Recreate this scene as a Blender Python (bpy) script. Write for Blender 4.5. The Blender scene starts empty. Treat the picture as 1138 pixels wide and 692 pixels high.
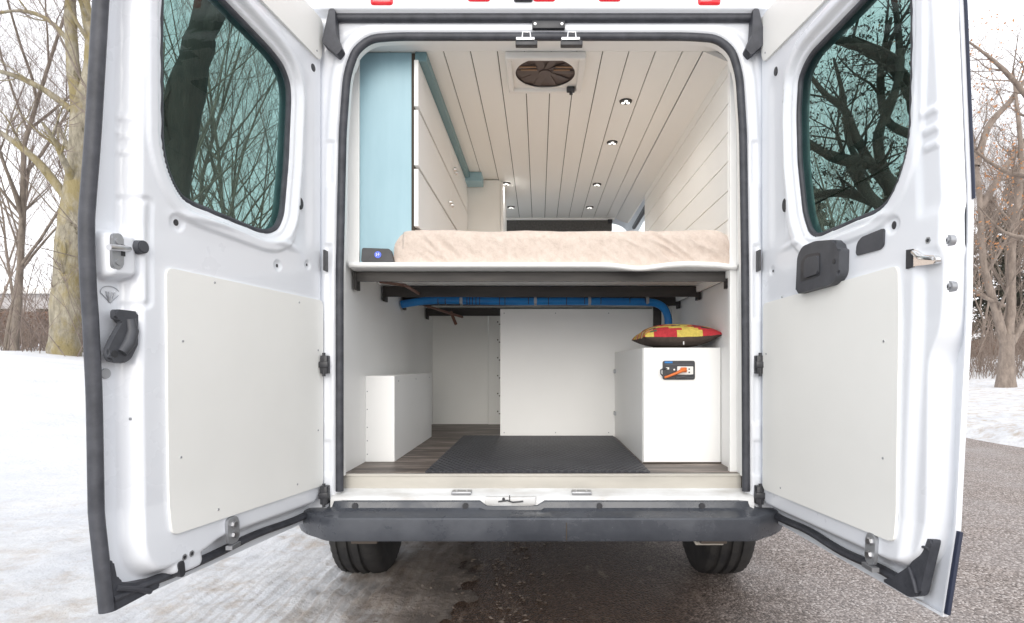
import bpy, bmesh, math, random
import numpy as np
from mathutils import Vector, Matrix, noise
R = math.radians
scene = bpy.context.scene
COL = scene.collection
H = 1.01          # eye height above the road; many heights below are H + something

# ------------------------------------------------------------------ materials
MATS = {}
def mat(name, color, rough=.5, metal=0., spec=.5, coat=0., emit=None, estr=0., setup=None):
    m = bpy.data.materials.new(name); m.use_nodes = True
    nt = m.node_tree; p = nt.nodes['Principled BSDF']
    p.inputs['Base Color'].default_value = (*color, 1)
    p.inputs['Roughness'].default_value = rough
    p.inputs['Metallic'].default_value = metal
    p.inputs['Specular IOR Level'].default_value = spec
    p.inputs['Coat Weight'].default_value = coat
    if emit:
        p.inputs['Emission Color'].default_value = (*emit, 1)
        p.inputs['Emission Strength'].default_value = estr
    if setup: setup(nt, p)
    MATS[name] = m
    return m
def N(nt, t, **kw):
    n = nt.nodes.new(t)
    for k, v in kw.items():
        if k in n.inputs.keys(): n.inputs[k].default_value = v
        else: setattr(n, k, v)
    return n
def coords(nt, scale=(1, 1, 1), kind='Object'):
    tc = N(nt, 'ShaderNodeTexCoord'); mp = N(nt, 'ShaderNodeMapping')
    mp.inputs['Scale'].default_value = scale
    nt.links.new(tc.outputs[kind], mp.inputs['Vector'])
    return mp.outputs['Vector']
def noise_tex(nt, vec, scale, detail=4, rough=.55):
    n = N(nt, 'ShaderNodeTexNoise'); n.inputs['Scale'].default_value = scale
    n.inputs['Detail'].default_value = detail; n.inputs['Roughness'].default_value = rough
    nt.links.new(vec, n.inputs['Vector']); return n.outputs['Fac']
def ramp(nt, fac, stops):
    r = N(nt, 'ShaderNodeValToRGB'); e = r.color_ramp.elements
    while len(e) < len(stops): e.new(.5)
    for i, (pos, c) in enumerate(stops):
        e[i].position = pos; e[i].color = (*c, 1) if len(c) == 3 else c
    nt.links.new(fac, r.inputs['Fac']); return r.outputs['Color']
def mix(nt, fac, a, b, mode='MIX'):
    m = N(nt, 'ShaderNodeMix', data_type='RGBA', blend_type=mode)
    for sock, v in ((0, fac), (6, a), (7, b)):
        if isinstance(v, (int, float)): m.inputs[sock].default_value = v
        elif isinstance(v, tuple): m.inputs[sock].default_value = (*v, 1)
        else: nt.links.new(v, m.inputs[sock])
    return m.outputs[2]
def math_(nt, op, a, b=0., c=0., clamp=False):
    m = N(nt, 'ShaderNodeMath', operation=op, use_clamp=clamp)
    for i, v in enumerate((a, b, c)):
        if isinstance(v, (int, float)): m.inputs[i].default_value = v
        else: nt.links.new(v, m.inputs[i])
    return m.outputs[0]
def bump(nt, p, height, strength=.3, dist=.01):
    b = N(nt, 'ShaderNodeBump'); b.inputs['Strength'].default_value = strength; b.inputs['Distance'].default_value = dist
    nt.links.new(height, b.inputs['Height']); nt.links.new(b.outputs['Normal'], p.inputs['Normal'])
def mottled(c1, c2, scale, bs=.2, bd=.003, detail=5, rmin=None, rmax=None, stretch=(1, 1, 1)):
    def f(nt, p):
        v = coords(nt, stretch); n = noise_tex(nt, v, scale, detail)
        nt.links.new(ramp(nt, n, [(.3, c1), (.7, c2)]), p.inputs['Base Color'])
        n2 = noise_tex(nt, v, scale * 4, 3)
        if bs: bump(nt, p, n2, bs, bd)
        if rmin is not None:
            mr = N(nt, 'ShaderNodeMapRange'); mr.inputs['To Min'].default_value = rmin; mr.inputs['To Max'].default_value = rmax
            nt.links.new(n, mr.inputs['Value']); nt.links.new(mr.outputs[0], p.inputs['Roughness'])
    return f

mat('white_paint', (.80, .83, .88), .28, coat=.4, setup=mottled((.76, .785, .83), (.785, .81, .85), 2.5, .04, .002, rmin=.22, rmax=.36))
mat('cream_board', (.85, .85, .82), .42, setup=mottled((.83, .83, .80), (.865, .865, .835), 3, .05, .001))
mat('white_board', (.86, .86, .84), .42, setup=mottled((.86, .86, .845), (.89, .89, .875), 2.5, .12, .0015))
mat('plank_paint', (.84, .82, .75), .4, setup=mottled((.86, .86, .83), (.89, .89, .86), 2.2, .10, .0015, stretch=(3, .5, 3)))
mat('gap_dark', (.06, .045, .032), .8)
mat('rubber', (.035, .037, .045), .55, setup=mottled((.028, .030, .038), (.06, .063, .075), 22, .35, .002))
mat('black_plastic', (.03, .031, .035), .42, setup=mottled((.026, .027, .031), (.045, .046, .052), 30, .15, .0008))
mat('grey_plastic', (.06, .063, .072), .5, setup=mottled((.05, .053, .062), (.075, .079, .09), 18, .2, .001))
def _bump_mat(nt, p):
    v = coords(nt, (1, 1, 1)); n = noise_tex(nt, v, 3.5, 6, .65); s = noise_tex(nt, coords(nt, (1, 4, 4)), 14, 6, .7)
    c = ramp(nt, n, [(.3, (.046, .051, .062)), (.62, (.080, .087, .102))])
    c = mix(nt, ramp(nt, s, [(.60, (0, 0, 0)), (.74, (.35, .35, .35))]), c, (.15, .155, .165))
    nt.links.new(c, p.inputs['Base Color'])
    nt.links.new(ramp(nt, n, [(.42, (.16,) * 3), (.58, (.55,) * 3)]), p.inputs['Roughness'])
    bump(nt, p, noise_tex(nt, v, 160, 3), .35, .001)
mat('bumper_plastic', (.07, .08, .1), .5, setup=_bump_mat)
mat('steel', (.62, .63, .64), .32, 1., setup=mottled((.5, .5, .51), (.7, .7, .71), 30, .1, .001))
mat('chrome', (.8, .8, .8), .12, 1.)
mat('zinc', (.42, .43, .45), .45, .8)
mat('dark_steel', (.05, .046, .044), .5, .3, setup=mottled((.026, .024, .023), (.055, .05, .046), 9, .25, .001, stretch=(.5, 3, 3)))
mat('blue_paint', (.30, .54, .62), .42, setup=mottled((.29, .46, .53), (.325, .50, .57), 7, .1, .0012, stretch=(3, 3, .6)))
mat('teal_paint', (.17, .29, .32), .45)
mat('red_lens', (.55, .01, .02), .12, coat=.8, emit=(1, .03, .04), estr=.25)
mat('red_lens_lit', (.6, .01, .02), .12, emit=(1, .02, .02), estr=2.5)
mat('blue_hose', (.012, .20, .56), .38, setup=mottled((.01, .17, .50), (.014, .24, .62), 12, .1, .001))
mat('led', (1, 1, 1), .3, emit=(1, .97, .9), estr=1.1)
mat('white_plastic', (.82, .81, .78), .35)
mat('fan_dark', (.10, .075, .066), .45)
mat('fan_wood', (.26, .15, .08), .5)
mat('orange_plastic', (.72, .17, .03), .4)
mat('copper_wire', (.16, .07, .045), .45)
mat('blue_logo', (.05, .09, .55), .35, emit=(.1, .2, 1), estr=.25)
mat('blue_edge', (.015, .022, .05), .4)
mat('tyre', (.022, .022, .024), .75, setup=mottled((.016, .016, .018), (.04, .038, .036), 16, .4, .002))
mat('sill_cream', (.62, .60, .54), .45, setup=mottled((.43, .41, .365), (.54, .515, .46), 8, .1, .001, stretch=(.5, 2, 2)))
mat('dirty_white', (.7, .7, .7), .4, setup=mottled((.55, .54, .52), (.82, .84, .86), 9, .05, .001, stretch=(.7, 2, 2)))
mat('mud_metal', (.11, .09, .075), .8)
mat('cab_grey', (.09, .085, .08), .7, setup=mottled((.07, .067, .064), (.12, .115, .11), 60, .3, .001))

def _floor(nt, p):
    v = coords(nt, (1.0, 7, 1)); n = noise_tex(nt, v, 3.0, 6, .75); m = noise_tex(nt, coords(nt, (1.5, 26, 1)), 1.2, 3, .6)
    c = ramp(nt, n, [(.34, (.05, .038, .03)), (.5, (.20, .16, .135)), (.64, (.42, .355, .31))])
    c = mix(nt, ramp(nt, m, [(.35, (.75,) * 3), (.65, (0, 0, 0))]), c, (.05, .038, .032))
    nt.links.new(c, p.inputs['Base Color']); bump(nt, p, n, .25, .002)
mat('wood_floor', (.1, .08, .07), .5, setup=_floor)
def _mat(nt, p):
    v = coords(nt); 
    w = []
    for ang in (R(30), R(-30)):
        mp = N(nt, 'ShaderNodeMapping'); mp.inputs['Rotation'].default_value = (0, 0, ang)
        nt.links.new(v, mp.inputs['Vector'])
        t = N(nt, 'ShaderNodeTexWave'); t.inputs['Scale'].default_value = 12; t.bands_direction = 'X'
        nt.links.new(mp.outputs[0], t.inputs['Vector']); w.append(t.outputs['Fac'])
    h = math_(nt, 'MAXIMUM', w[0], w[1]); h2 = math_(nt, 'POWER', h, 3.)
    bump(nt, p, h2, 1., .008)
    n = noise_tex(nt, v, 5, 6, .7)
    c = ramp(nt, n, [(.3, (.024, .025, .032)), (.7, (.055, .057, .068))]); c = mix(nt, math_(nt, 'MULTIPLY', h2, .5), c, (.11, .112, .125))
    s = noise_tex(nt, v, 55, 2, .5)
    c = mix(nt, ramp(nt, s, [(.72, (0, 0, 0)), (.78, (.5,) * 3)]), c, (.2, .19, .18))
    nt.links.new(c, p.inputs['Base Color'])
mat('rubber_mat', (.03, .03, .035), .55, setup=_mat)
def _fabric(nt, p):
    v = coords(nt); n = noise_tex(nt, v, 38, 7, .75)
    nt.links.new(ramp(nt, n, [(.32, (.60, .495, .425)), (.68, (.735, .63, .555))]), p.inputs['Base Color'])
    bump(nt, p, noise_tex(nt, v, 90, 5, .75), .8, .006)
    p.inputs['Sheen Weight'].default_value = .25
mat('peach_fleece', (.76, .58, .48), .95, setup=_fabric)
def _kil(c):
    def f(nt, p):
        v = coords(nt); n = noise_tex(nt, v, 60, 4, .7)
        nt.links.new(ramp(nt, n, [(.3, tuple(x * .72 for x in c)), (.7, tuple(min(1, x * 1.15) for x in c))]), p.inputs['Base Color'])
        t = N(nt, 'ShaderNodeTexWave'); t.inputs['Scale'].default_value = 70; nt.links.new(v, t.inputs['Vector']); bump(nt, p, t.outputs['Fac'], .3, .002)
    return f
for nm, c in (('kilim_red', (.50, .035, .045)), ('kilim_yellow', (.66, .52, .11)), ('kilim_orange', (.62, .27, .06)), ('kilim_green', (.09, .13, .09)), ('kilim_black', (.035, .03, .035)), ('kilim_cream', (.66, .60, .48)), ('kilim_brown', (.075, .055, .045))):
    mat(nm, c, .9, setup=_kil(c))

def glass(name, tint, rough=0.0):
    m = bpy.data.materials.new(name); m.use_nodes = True; nt = m.node_tree
    nt.nodes.clear()
    o = N(nt, 'ShaderNodeOutputMaterial'); t = N(nt, 'ShaderNodeBsdfTransparent'); g = N(nt, 'ShaderNodeBsdfGlossy'); lw = N(nt, 'ShaderNodeLayerWeight'); lw.inputs['Blend'].default_value = .5; mx = N(nt, 'ShaderNodeMixShader')
    t.inputs['Color'].default_value = (*tint, 1); g.inputs['Roughness'].default_value = .01; fac = math_(nt, 'MULTIPLY_ADD', math_(nt, 'POWER', lw.outputs['Facing'], 5.), .5, .022)
    nt.links.new(fac, mx.inputs[0]); nt.links.new(t.outputs[0], mx.inputs[1]); nt.links.new(g.outputs[0], mx.inputs[2]); nt.links.new(mx.outputs[0], o.inputs[0])
    MATS[name] = m
glass('tinted_glass', (.50, .63, .61)); glass('clear_glass', (.9, .95, .95))

def _bark(c1, c2, moss=None):
    def f(nt, p):
        v = coords(nt, (1, 1, .35)); n = noise_tex(nt, v, 9, 7, .7)
        c = ramp(nt, n, [(.3, c1), (.7, c2)])
        if moss:
            c = mix(nt, ramp(nt, noise_tex(nt, coords(nt, (1, 1, .6)), 2.2, 6, .65), [(.46, (0, 0, 0)), (.60, (.8,) * 3)]), c, moss)
            c = mix(nt, ramp(nt, noise_tex(nt, coords(nt, (1, 1, .6)), 2.9, 6, .7), [(.6, (0, 0, 0)), (.68, (.85,) * 3)]), c, (.07, .06, .03))
        nt.links.new(c, p.inputs['Base Color'])
        bump(nt, p, noise_tex(nt, v, 22, 6, .7), .7, .04)
    return f
mat('bark_moss', (.2, .17, .1), .9, setup=_bark((.17, .15, .11), (.44, .40, .31), (.25, .20, .08)))
mat('bark_grey', (.12, .1, .085), .9, setup=_bark((.11, .09, .075), (.28, .235, .19)))
mat('bark_warm', (.2, .15, .11), .9, setup=_bark((.15, .12, .10), (.34, .28, .235)))
mat('bark_dark', (.05, .042, .036), .9, setup=_bark((.03, .026, .022), (.075, .062, .052)))
mat('twig', (.2, .16, .14), .9, setup=mottled((.17, .135, .12), (.30, .24, .21), 2, 0))
mat('twig_dark', (.04, .034, .03), .9)
mat('twig_warm', (.24, .17, .13), .9, setup=mottled((.19, .145, .12), (.34, .275, .23), 1.5, 0))
mat('dry_leaf', (.5, .22, .09), .8, setup=mottled((.40, .17, .07), (.62, .33, .16), 3, 0))
mat('dark_leaf', (.05, .04, .03), .8)
mat('needles', (.04, .05, .035), .9, setup=mottled((.022, .03, .022), (.075, .075, .05), 1.2, 0))
mat('hedge_brown', (.2, .12, .08), .95, setup=mottled((.14, .08, .055), (.32, .20, .14), 1.5, 0))
mat('far_wall', (.42, .40, .40), .8, setup=mottled((.3, .28, .28), (.5, .48, .47), 3, 0, stretch=(.3, 1, 3)))

def _snow(nt, p):
    v = coords(nt); 
    sx = N(nt, 'ShaderNodeSeparateXYZ'); nt.links.new(v, sx.inputs[0])
    X = sx.outputs[0]; Y = sx.outputs[1]
    n1 = noise_tex(nt, v, 1.3, 7, .65); n2 = noise_tex(nt, v, 5, 7, .7)
    n3 = noise_tex(nt, coords(nt, (3, .6, 1)), 4, 6, .65)
    # distance from the wheel-worn verge: 0 far left, 1 at the verge
    k = math_(nt, 'ADD', X, math_(nt, 'MULTIPLY', math_(nt, 'SUBTRACT', n1, .5), 1.1))
    mr = N(nt, 'ShaderNodeMapRange'); mr.inputs['From Min'].default_value = -1.15; mr.inputs['From Max'].default_value = -.35; nt.links.new(k, mr.inputs['Value'])
    near = N(nt, 'ShaderNodeMapRange'); near.inputs['From Min'].default_value = 5.; near.inputs['From Max'].default_value = 2.; nt.links.new(Y, near.inputs['Value'])
    base = ramp(nt, n1, [(.35, (.73, .75, .79)), (.65, (.84, .845, .855))])
    # tan traces of old slush within some metres of the road
    mr2 = N(nt, 'ShaderNodeMapRange'); mr2.inputs['From Min'].default_value = -4.; mr2.inputs['From Max'].default_value = -.8; nt.links.new(X, mr2.inputs['Value'])
    tan = math_(nt, 'MULTIPLY', ramp(nt, n2, [(.50, (0, 0, 0)), (.72, (.9,) * 3)]), mr2.outputs[0])
    base = mix(nt, math_(nt, 'MULTIPLY', ramp(nt, noise_tex(nt, v, 7, 8, .75), [(.45, (0, 0, 0)), (.75, (.75,) * 3)]), mr2.outputs[0]), base, (.50, .48, .46))  # grey dirt, also shading of the lumps put into the colour
    base = mix(nt, tan, base, (.44, .32, .20))
    dirt = ramp(nt, n3, [(.3, (.15, .12, .10)), (.5, (.30, .25, .215)), (.75, (.52, .45, .39))])
    d = math_(nt, 'MULTIPLY', mr.outputs[0], near.outputs[0])
    g = ramp(nt, math_(nt, 'ADD', d, math_(nt, 'MULTIPLY', math_(nt, 'SUBTRACT', n2, .5), .7)), [(.25, (0, 0, 0)), (.7, (.95,) * 3)])
    c = mix(nt, g, base, dirt)
    rut = N(nt, 'ShaderNodeTexWave'); rut.bands_direction = 'X'; rut.inputs['Scale'].default_value = 6.0; rut.inputs['Distortion'].default_value = .8; rut.inputs['Detail'].default_value = 2; nt.links.new(coords(nt, (1, .05, 1)), rut.inputs['Vector'])
    rr = N(nt, 'ShaderNodeMapRange'); rr.inputs['From Min'].default_value = -1.9; rr.inputs['From Max'].default_value = -.8; nt.links.new(X, rr.inputs['Value'])
    yr = N(nt, 'ShaderNodeMapRange'); yr.inputs['From Min'].default_value = 1.2; yr.inputs['From Max'].default_value = .2; nt.links.new(Y, yr.inputs['Value'])
    c = mix(nt, math_(nt, 'MULTIPLY', math_(nt, 'MULTIPLY', math_(nt, 'MULTIPLY', ramp(nt, rut.outputs['Fac'], [(.5, (0, 0, 0)), (.9, (1, 1, 1))]), rr.outputs[0]), yr.outputs[0]), .4), c, (.27, .215, .17))
    # almost black wet slush right at the edge
    mr3 = N(nt, 'ShaderNodeMapRange'); mr3.inputs['From Min'].default_value = -.72; mr3.inputs['From Max'].default_value = -.24; nt.links.new(math_(nt, 'ADD', X, math_(nt, 'MULTIPLY', math_(nt, 'SUBTRACT', n2, .5), .9)), mr3.inputs['Value'])
    rightside = math_(nt, 'LESS_THAN', X, 2.)
    c = mix(nt, math_(nt, 'MULTIPLY', math_(nt, 'MULTIPLY', mr3.outputs[0], rightside), .86), c, (.055, .043, .035))
    nt.links.new(c, p.inputs['Base Color'])
    bump(nt, p, noise_tex(nt, v, 12, 8, .75), .9, .05)
mat('snow', (.9, .9, .92), .7, setup=_snow)
def _asph(nt, p):
    v = coords(nt)
    vo = N(nt, 'ShaderNodeTexVoronoi'); vo.inputs['Scale'].default_value = 115; nt.links.new(v, vo.inputs['Vector'])
    grit = ramp(nt, vo.outputs['Color'], [(.05, (.07, .058, .05)), (.4, (.235, .20, .18)), (.65, (.39, .335, .305)), (.95, (.72, .66, .63))])
    n = noise_tex(nt, v, 1.1, 6, .65); n2 = noise_tex(nt, v, 130, 3, .6)
    grit = mix(nt, ramp(nt, n2, [(.35, (.5,) * 3), (.6, (0, 0, 0))]), grit, (.17, .148, .138))
    dry = mix(nt, ramp(nt, n, [(.42, (0, 0, 0)), (.65, (.35,) * 3)]), grit, (.42, .40, .40))
    sx = N(nt, 'ShaderNodeSeparateXYZ'); nt.links.new(v, sx.inputs[0]); X = sx.outputs[0]; Y = sx.outputs[1]
    # wet film: from the verge to the van's off-side wheel track
    kx = math_(nt, 'ADD', X, math_(nt, 'MULTIPLY', math_(nt, 'SUBTRACT', n, .5), 1.0))
    mr = N(nt, 'ShaderNodeMapRange'); mr.inputs['From Min'].default_value = 1.25; mr.inputs['From Max'].default_value = .45; nt.links.new(kx, mr.inputs['Value'])
    wet = mr.outputs[0]
    wetc = mix(nt, 1., grit, (.19, .135, .10), 'MULTIPLY')
    n4 = noise_tex(nt, coords(nt, (1.5, .5, 1)), 5, 7, .75)
    wetc = mix(nt, ramp(nt, n4, [(.56, (0, 0, 0)), (.66, (.75,) * 3)]), wetc, (.20, .155, .125))
    mx = N(nt, 'ShaderNodeMix', data_type='FLOAT'); nt.links.new(wet, mx.inputs[0]); mx.inputs[2].default_value = .8; mx.inputs[3].default_value = .46; p.inputs['Specular IOR Level'].default_value = .22
    nt.links.new(mx.outputs[0], p.inputs['Roughness'])
    nt.links.new(mix(nt, wet, dry, wetc), p.inputs['Base Color'])
    bump(nt, p, math_(nt, 'SUBTRACT', 1., vo.outputs['Distance']), .8, .008)
mat('asphalt', (.2, .18, .17), .8, setup=_asph)

# ------------------------------------------------------------------ object helpers
def tag(o, label=None, cat=None, group=None, kind=None):
    for k, v in (('label', label), ('category', cat), ('group', group), ('kind', kind)):
        if v: o[k] = v
    return o
def empty(name, loc, label=None, cat=None, group=None, parent=None):
    o = bpy.data.objects.new(name, None); COL.objects.link(o); o.location = loc; o.empty_display_size = .1
    if parent: o.parent = parent
    return tag(o, label, cat, group)
def link(name, me, m, parent=None, smooth=False):
    ms = m if isinstance(m, (list, tuple)) else [m]
    for k in ms: me.materials.append(MATS[k])
    o = bpy.data.objects.new(name, me); COL.objects.link(o)
    if smooth and len(me.polygons): me.polygons.foreach_set('use_smooth', [True] * len(me.polygons))
    if parent is not None:
        o.parent = parent
        q = parent; off = Vector((0, 0, 0))
        while q is not None: off += q.location; q = q.parent
        me.transform(Matrix.Translation(-off))
    return o
def pyd(name, vs, fs, m, parent=None, smooth=False, idx=None):
    used = sorted({int(i) for f in fs for i in f}); mp_ = {i: k for k, i in enumerate(used)}
    me = bpy.data.meshes.new(name); me.from_pydata([tuple(vs[i]) for i in used], [], [tuple(mp_[int(i)] for i in f) for f in fs]); me.update()
    o = link(name, me, m, parent, smooth)
    if idx is not None: me.polygons.foreach_set('material_index', idx)
    return o
class MB:
    """collects shapes in one mesh"""
    def __init__(s): s.bm = bmesh.new(); s.mi = 0
    def _mark(s, n0):
        s.bm.faces.ensure_lookup_table()
        for f in s.bm.faces[n0:]: f.material_index = s.mi
    def box(s, x0, x1, y0, y1, z0, z1, bev=0., seg=2, M=None):
        t = bmesh.new(); bmesh.ops.create_cube(t, size=1)
        for v in t.verts: v.co = Vector(((x0 + x1) / 2 + v.co.x * (x1 - x0), (y0 + y1) / 2 + v.co.y * (y1 - y0), (z0 + z1) / 2 + v.co.z * (z1 - z0)))
        if bev > 0: bmesh.ops.bevel(t, geom=t.edges[:], offset=bev, segments=seg, affect='EDGES', profile=.5)
        s._add(t, M); return s
    def cyl(s, p0, p1, r0, r1=None, n=20, M=None, bev=0.):
        r1 = r0 if r1 is None else r1
        p0 = Vector(p0); p1 = Vector(p1); d = p1 - p0
        t = bmesh.new(); bmesh.ops.create_cone(t, cap_ends=True, segments=n, radius1=r0, radius2=r1, depth=d.length)
        if bev: bmesh.ops.bevel(t, geom=[e for e in t.edges if any(len(f.verts) > 4 for f in e.link_faces)], offset=bev, segments=2, affect='EDGES')
        q = Vector((0, 0, 1)).rotation_difference(d.normalized()).to_matrix().to_4x4()
        bmesh.ops.transform(t, matrix=Matrix.Translation((p0 + p1) / 2) @ q, verts=t.verts)
        s._add(t, M); return s
    def tube(s, pts, r, n=10, closed=False, flat=None, M=None):
        pts = [Vector(p) for p in pts]; k = len(pts); t = bmesh.new(); rings = []
        rr = r if isinstance(r, (list, tuple)) else [r] * k
        up = None
        for i, p in enumerate(pts):
            a = pts[i - 1] if (i > 0 or closed) else p; b = pts[(i + 1) % k] if (i < k - 1 or closed) else p
            d = (b - a).normalized()
            if up is None: up = Vector((0, 0, 1)) if abs(d.z) < .9 else Vector((1, 0, 0))
            if flat is not None: up = Vector(flat)
            x = d.cross(up).normalized(); y = x.cross(d).normalized(); up = y
            rx, ry = (rr[i] if isinstance(rr[i], tuple) else (rr[i], rr[i]))
            rings.append([t.verts.new(p + x * math.cos(2 * math.pi * j / n) * rx + y * math.sin(2 * math.pi * j / n) * ry) for j in range(n)])
        for i in range(k if closed else k - 1):
            A, B = rings[i], rings[(i + 1) % k]
            for j in range(n): t.faces.new((A[j], A[(j + 1) % n], B[(j + 1) % n], B[j]))
        if not closed: t.faces.new(rings[0][::-1]); t.faces.new(rings[-1])
        s._add(t, M); return s
    def prism(s, pts, f, n0, n1, bev=0.):
        """polygon pts (u,v) between depths n0 and n1, mapped by f(u,v,n)"""
        t = bmesh.new()
        A = [t.verts.new((p[0], p[1], n0)) for p in pts]; B = [t.verts.new((p[0], p[1], n1)) for p in pts]
        fa = t.faces.new(A); fb = t.faces.new(B[::-1]); k = len(pts)
        for i in range(k): t.faces.new((A[(i + 1) % k], A[i], B[i], B[(i + 1) % k]))
        if bev: bmesh.ops.bevel(t, geom=fb.edges[:] , offset=bev, segments=2, affect='EDGES')
        us = [p[0] for p in pts]; vs_ = [p[1] for p in pts]
        if max(max(us) - min(us), max(vs_) - min(vs_)) > .12:
            for ax_, lo_, hi_ in ((0, min(us), max(us)), (1, min(vs_), max(vs_))):
                q = lo_ + .045
                while q < hi_ - .01:
                    co_ = [0, 0, 0]; no_ = [0, 0, 0]; co_[ax_] = q; no_[ax_] = 1
                    bmesh.ops.bisect_plane(t, geom=t.verts[:] + t.edges[:] + t.faces[:], plane_co=co_, plane_no=no_, dist=1e-5); q += .045
        bmesh.ops.triangulate(t, faces=[g for g in t.faces if len(g.verts) > 4])
        for v in t.verts: v.co = Vector(f(v.co.x, v.co.y, v.co.z))
        s._add(t, None); return s
    def _add(s, t, M):
        if M is not None: bmesh.ops.transform(t, matrix=M, verts=t.verts)
        bmesh.ops.recalc_face_normals(t, faces=t.faces)
        for f in t.faces: f.material_index = s.mi
        me = bpy.data.meshes.new('tmp'); t.to_mesh(me); t.free(); s.bm.from_mesh(me); bpy.data.meshes.remove(me)
    def build(s, name, m, parent=None, smooth=False):
        me = bpy.data.meshes.new(name); s.bm.to_mesh(me); s.bm.free()
        o = link(name, me, m, parent, False)
        if smooth: me.shade_smooth(); me.set_sharp_from_angle(angle=R(38))
        return o
def rounded(pts, r=.02, seg=5, closed=True):
    out = []; k = len(pts)
    for i in range(k):
        p = Vector(pts[i]); a = Vector(pts[i - 1]); b = Vector(pts[(i + 1) % k])
        if not closed and i in (0, k - 1): out.append(tuple(p)); continue
        rr = min(r, (a - p).length * .45, (b - p).length * .45)
        s = p + (a - p).normalized() * rr; e = p + (b - p).normalized() * rr
        for j in range(seg + 1):
            t = j / seg; q = s * (1 - t) ** 2 + p * 2 * t * (1 - t) + e * t * t; out.append(tuple(q))
    return out
def sdf(px, py, poly):
    """signed distance, positive inside"""
    P = np.array(poly); Q = np.roll(P, -1, 0); d = np.full(px.shape, 1e9); ins = np.zeros(px.shape, bool)
    for (ax, ay), (bx, by) in zip(P, Q):
        ex, ey = bx - ax, by - ay; L = ex * ex + ey * ey + 1e-12
        t = np.clip(((px - ax) * ex + (py - ay) * ey) / L, 0, 1)
        d = np.minimum(d, np.hypot(px - ax - t * ex, py - ay - t * ey))
        if abs(ey) > 1e-9:
            c = ((ay > py) != (by > py)) & (px < ex * (py - ay) / ey + ax); ins ^= c
    return np.where(ins, d, -d)
def ss(a, b, x):
    t = np.clip((x - a) / (b - a), 0, 1); return t * t * (3 - 2 * t)

# ------------------------------------------------------------------ world, sun, camera
w = bpy.data.worlds.new('World'); scene.world = w; w.use_nodes = True
nt = w.node_tree; bg = nt.nodes['Background']
SUN_EL, SUN_ROT = R(21), R(184)
sky = N(nt, 'ShaderNodeTexSky'); sky.sky_type = 'NISHITA'; sky.sun_disc = False; sky.sun_elevation = SUN_EL; sky.sun_rotation = SUN_ROT
sky.air_density = 1.; sky.dust_density = 4.
# overcast: the blue sky is washed out by an even white cloud layer
nt.links.new(mix(nt, .90, sky.outputs[0], (11.5, 11.6, 12.0)), bg.inputs['Color'])
bg.inputs['Strength'].default_value = .10
sun = bpy.data.lights.new('sun', 'SUN'); sun.energy = 1.0; sun.angle = R(40); sun.color = (1, .97, .92)
so = bpy.data.objects.new('sun', sun); COL.objects.link(so)
# nishita: rotation 0 = +Y, clockwise seen from above
sd = Vector((math.sin(SUN_ROT) * math.cos(SUN_EL), math.cos(SUN_ROT) * math.cos(SUN_EL), math.sin(SUN_EL)))
so.rotation_euler = (-sd).to_track_quat('-Z', 'Y').to_euler(); so.location = sd * 30
cam = bpy.data.cameras.new('camera'); co = bpy.data.objects.new('camera', cam); COL.objects.link(co); scene.camera = co
co.location = (0, -2.265, H); co.rotation_euler = (R(90), 0, 0)
cam.sensor_width = 36; cam.lens = 650 / 1138 * 36; cam.shift_x = -30 / 1138; cam.shift_y = 59 / 1138; cam.clip_start = .05; cam.clip_end = 500
scene.view_settings.view_transform = 'Standard'; scene.view_settings.look = 'None'; scene.view_settings.gamma = 1
scene.view_settings.exposure = .6
scene.cycles.max_bounces = 14; scene.cycles.diffuse_bounces = 10; scene.cycles.transparent_max_bounces = 16
scene.cycles.use_denoising = True

exec_parts = []
# ------------------------------------------------------------------ the van
van = empty('camper_van', (0, 0, 0), 'white high-roof camper van seen from behind with both rear doors swung open', 'camper van')
CX = .0125

# --- one rear door. u runs from the hinge to the free edge, v is height above the eye line, n points into the door's lining side
def door_map(hx, ang, sg, prof):
    a = R(ang); pv = [p[0] for p in prof]; pc = [p[1] for p in prof]
    def f(u, v, n):
        c = np.interp(v, pv, pc) * u / .87; nn = n + c
        return (hx + sg * u * math.sin(a) - sg * nn * math.cos(a), -u * math.cos(a) - nn * math.sin(a), H + v)
    return f
mapL = door_map(-.84, 14.0, -1, [(-.6, .045), (-.37, .012), (-.1, .006), (.36, 0), (.55, .012), (.9, .04), (1.3, .09)])
mapR = door_map(.857, 8.5, 1, [(-.6, .07), (-.4, .035), (-.1, .018), (.12, .004), (.41, 0), (.87, .022), (1.3, .06)])
WINL = [(.741, 1.075), (.7304, .968), (.7218, .83), (.7043, .5977), (.6867, .5428), (.6613, .5012), (.6328, .4741), (.6008, .4664), (.3241, .4487), (.2717, .4542), (.2263, .4799), (.1986, .5341), (.1782, .7263), (.1684, .9561), (.1756, 1.0109), (.2142, 1.0527), (.2806, 1.0713), (.5165, 1.0977), (.69, 1.113), (.73, 1.105)]
WINR = [(.765, 1.05), (.7562, .9458), (.7443, .7656), (.7312, .618), (.716, .5594), (.688, .5034), (.6472, .4555), (.6039, .4399), (.3404, .4282), (.3067, .4325), (.2773, .4573), (.2478, .5232), (.2193, .7103), (.2151, .8824), (.2306, .9949), (.262, 1.026), (.3062, 1.0458), (.555, 1.0592), (.71, 1.075), (.75, 1.073)]
INL = [(.80, 1.33), (.8284, .9046), (.8111, .5786), (.7956, .2411), (.8038, -.0571), (.8038, -.3535), (.8128, -.4638), (.8037, -.5161), (.7683, -.5557), (.7124, -.5661), (.6722, -.5607), (.5973, -.5605), (.5239, -.5362), (.0361, -.5454), (-.0065, -.5137), (-.0187, -.4742), (-.0179, 1.33)]
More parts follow.
